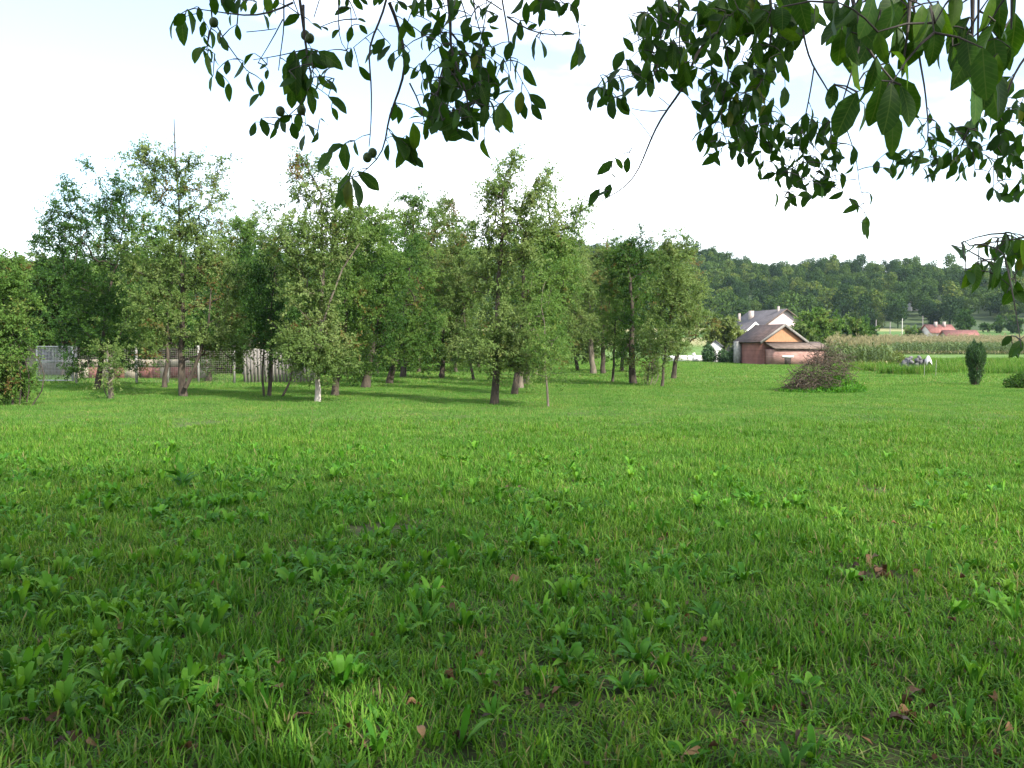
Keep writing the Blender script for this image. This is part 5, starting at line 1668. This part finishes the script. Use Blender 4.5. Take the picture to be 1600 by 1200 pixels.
def wedge(y0, y1, step, margin, seed, half=0.56):
    r = np.random.default_rng(seed)
    out = []
    y = y0
    while y < y1:
        xw = half * y + margin
        x = np.arange(-xw, xw, step)
        out.append(np.stack([x + r.uniform(-0.5, 0.5, len(x)) * step, np.full(len(x), y) + r.uniform(-0.5, 0.5, len(x)) * step, np.zeros(len(x))], 1))
        y += step
    return np.concatenate(out)


BARE = [(*on_ground(600, 828)[:2], 0.35, 0.28), (*on_ground(312, 663)[:2], 0.5, 0.8), (*on_ground(1372, 900)[:2], 0.28, 0.22), (*on_ground(1365, 768)[:2], 0.35, 0.3), (*on_ground(790, 770)[:2], 0.3, 0.3)]


def not_bare(p):
    ok = np.ones(len(p), bool)
    for (x, y, a, b) in BARE:
        ok &= ((p[:, 0] - x) / a) ** 2 + ((p[:, 1] - y) / b) ** 2 > 1
    return ok


def lumps(p, f, seed):
    """smooth pseudo noise 0..1 over the ground"""
    r = np.random.default_rng(seed)
    z = np.zeros(len(p))
    for i in range(7):
        a = r.uniform(0, 6.28)
        k_ = f * r.uniform(0.5, 2.0)
        z += np.sin((p[:, 0] * math.cos(a) + p[:, 1] * math.sin(a)) * k_ + r.uniform(0, 6.28))
    return 0.5 + z / 9.0


def lay(name, lib, n, p, smin, smax, seed, mat, tilt=0.10, hscale=None):
    r = np.random.default_rng(seed)
    k = len(p)
    s_ = r.uniform(smin, smax, k)
    S3 = np.stack([s_, s_, s_ * (hscale if hscale is not None else 1.0)], 1)
    scatter(name, lib, p, np.stack([r.normal(0, tilt, k), r.normal(0, tilt, k), r.uniform(0, 6.28, k)], 1), S3, r.integers(0, n, k), mat)


p = wedge(2.6, 21.5, 0.125, 1.6, 1)
p = p[not_bare(p) & (np.random.default_rng(3).uniform(0, 1, len(p)) < np.clip((21.5 - p[:, 1]) / 11, 0, 1))]
g = lumps(p, 2.2, 3)
lay('grass', 'grass_near', n_near, p, 0.75, 1.2, 11, M['grass'], hscale=np.clip(0.25 + 0.6 * g + 0.75 * lumps(p, 9.0, 31) ** 1.5, 0.35, 1.7))
p = wedge(8.5, 40, 0.33, 3.0, 2)
p = p[not_bare(p) & (np.random.default_rng(2).uniform(0, 1, len(p)) < np.clip((p[:, 1] - 8) / 5, 0, 1))]
lay('grass', 'grass_mid', n_mid, p, 0.8, 1.2, 12, M['grass_far'], 0.04, hscale=np.clip(0.2 + 0.6 * lumps(p, 1.2, 4) + 0.8 * lumps(p, 5.0, 41) ** 1.5, 0.3, 1.6))
p = wedge(38, 112, 1.05, 6.0, 5)
lay('grass', 'grass_far', n_far, p, 0.8, 1.25, 13, M['grass_far'], 0.02, hscale=np.clip(0.2 + 0.7 * lumps(p, 0.5, 6) + 0.9 * lumps(p, 2.0, 42) ** 1.5, 0.3, 1.8))
p = wedge(2.6, 16, 0.10, 1.5, 7)
r = np.random.default_rng(8)
g = lumps(p, 1.5, 9)
left = 1 / (1 + np.exp((p[:, 0] / np.maximum(p[:, 1], 1) - 0.02) * 9))      # more broad leaves towards the left
p = p[(r.uniform(0, 1, len(p)) < (0.12 + 0.85 * left) * np.clip((lumps(p, 4.0, 33) - 0.22) * 2.8, 0.04, 1) * np.clip(g * 1.6, 0.15, 1) * np.clip((15.5 - p[:, 1]) / 7, 0, 1)) & not_bare(p)]
lay('weeds', 'weed_rosettes', n_weed, p, 0.4, 1.15, 14, M['weed'], 0.25)

# rough tall growth along the far edge of the meadow on the right
p = []
r = np.random.default_rng(15)
for (x0, x1, y0, y1, n_) in ((1380, 1445, 52, 54, 40), (1440, 1515, 54, 62, 50), (1300, 1400, 58, 63, 110), (1540, 1640, 52, 75, 120), (1380, 1640, 66, 96, 260)):
    for _ in range(n_):
        Y = r.uniform(y0, y1)
        p.append((at(r.uniform(x0, x1), 570, Y)[0], Y, 0))
p = np.array(p)
n_rough = library('rough_weeds', [grass_patch(130 + i, 0.9, 150, 0.5, 0.02, 3, 5, dry=0.16) for i in range(4)])
lay('rough_weeds', 'rough_weeds', n_rough, p, 0.6, 1.1, 16, M['grass'], 0.05)

# one taller dock plant on the left, one seed stalk
p = on_ground(283, 770)
dk = thing('dock_plant', 'dark broad leaved weed standing taller than the lawn at left', 'weed plant', p)
r = np.random.default_rng(40)
mb, ms = MB(), MB()
for i in range(16):
    az = r.uniform(0, 6.28)
    z0 = r.uniform(0.03, 0.24)
    d = np.array([math.cos(az), math.sin(az), r.uniform(0.1, 0.9)])
    leaf_quads(mb, np.array([[d[0] * 0.03, d[1] * 0.03, z0]]), np.array([d]), np.array([[r.normal() * 0.3, r.normal() * 0.3, 1.0]]), np.array([r.uniform(0.14, 0.24)]), np.array([0.085]), r.uniform(0, 0.4))
ms.tube([[0, 0, -0.02], [0.02, 0, 0.16], [0.03, 0.02, 0.30]], [0.008, 0.006, 0.003], 5)
ms.tube([[0, 0, -0.02], [-0.06, 0, 0.12], [-0.12, 0.02, 0.20]], [0.007, 0.005, 0.003], 5)
mb.build('leaf', M['weed'], dk, kind='stuff')
ms.build('stem', M['weed'], dk)

# ================================================================== fallen leaves
DRY_V = [leaflet_mesh(200 + i, tn, cu, fo, asp, 0.06) for i, (tn, cu, fo, asp) in enumerate([(0.1, 0.9, 0.7, 0.5), (0.35, 0.6, 0.9, 0.55), (0.55, 0.8, 0.5, 0.5), (0.75, 0.5, 0.8, 0.5), (0.95, 0.7, 0.6, 0.45)])]
DRY_M = [b.mesh('dry_leaf', M['dry_leaf'], smooth=True) for b in DRY_V]
FALLEN = [(352, 1140, 2, 0.09, 'dark red curled leaf standing on edge in the lower left grass'), (688, 1068, 3, 0.08, 'orange brown dry leaf lying flat in the lower middle of the lawn'),
          (697, 960, 1, 0.07, 'small red brown leaf above the orange one in the lawn'), (108, 1078, 1, 0.10, 'long brown leaf low in the grass near the left edge'),
          (562, 1182, 2, 0.08, 'reddish leaf at the bottom edge left of the middle'), (1428, 1126, 3, 0.08, 'orange leaf low in the grass at the lower right'),
          (1385, 1148, 0, 0.08, 'dark brown leaf just left below the orange one at the lower right'), (795, 918, 2, 0.09, 'brown leaf in the middle of the near lawn'),
          (880, 878, 0, 0.10, 'dark crumpled leaf clump in the middle of the lawn'), (1445, 1092, 2, 0.09, 'brown leaf standing upright at the lower right')]
r = np.random.default_rng(60)


def dry(px, py, vi, L, lab, grp=None):
    q = on_ground(px, py)
    o = bpy.data.objects.new('fallen_leaf', DRY_M[vi])
    COL.objects.link(o)
    o.location = (q[0], q[1], r.uniform(0.03, 0.065))
    o.rotation_euler = (r.normal() * 0.5, r.normal() * 0.4, r.uniform(0, 6.28))
    o.scale = (L, L, L)
    tag(o, lab, 'leaf', grp)


for (px, py, vi, L, lab) in FALLEN:
    dry(px, py, vi, L * 1.35, lab)
for i in range(14):
    dry(1375 + r.normal() * 24, 893 + r.normal() * 14, int(r.integers(0, 3)), r.uniform(0.07, 0.12), 'dark brown leaf in the loose cluster on the right of the lawn', 'leaf cluster on the right')
TONES = ['blackish brown', 'dark brown', 'brown', 'orange brown', 'pale tan']
for i in range(80):
    py = 800 + 400 * r.uniform(0, 1) ** 0.8
    px = r.uniform(20, 1590)
    vi = int(r.choice(5, p=[0.26, 0.28, 0.22, 0.14, 0.10]))
    where = ('nearest grass' if py > 1000 else 'lawn farther back') + ' at ' + ('left' if px < 530 else 'middle' if px < 1060 else 'right')
    dry(px, py, vi, r.uniform(0.045, 0.09), f'loose {TONES[vi]} leaf lying in the {where}', 'loose fallen leaves in the lawn')

# crumbled leaf litter between the blades, thicker on the right and near the viewer
r = np.random.default_rng(71)
k = 5200
y_ = 3.0 + 9.5 * r.uniform(0, 1, k) ** 1.3
x_ = r.uniform(-0.58, 0.6, k) * (y_ + 0.5)
q = np.stack([x_, y_, r.uniform(0.005, 0.045, k)], 1)
keep = r.uniform(0, 1, k) < np.clip((lumps(q, 3.0, 72) - 0.38) * 2.4, 0.02, 1) * (0.45 + 0.55 / (1 + np.exp(-(x_ / y_) * 6)))
q = q[keep]
k = len(q)
lt = MB()
leaf_quads(lt, q, norm(r.normal(size=(k, 3)) * np.array([1, 1, 0.35])), norm(r.normal(size=(k, 3)) * 0.6 + np.array([0, 0, 0.8])), r.uniform(0.02, 0.065, k), r.uniform(0.015, 0.035, k), r.uniform(0, 0.75, k) ** 1.3, 0.3)
lt.build('leaf_litter', M['dry_leaf'], kind='stuff')

# ================================================================== haze
hm, hn, hl, ho = new_mat('haze')
pv = hn.new("ShaderNodeVolumePrincipled")
pv.inputs['Color'].default_value = (0.66, 0.83, 1.0, 1)
pv.inputs['Density'].default_value = 0.00008
pv.inputs['Anisotropy'].default_value = 0.2
hl.new(pv.outputs['Volume'], ho.inputs['Volume'])
mb = MB()
mb.box((0, 380, 33), (1900, 900, 68.5))
mb.build('haze', hm, kind='stuff')
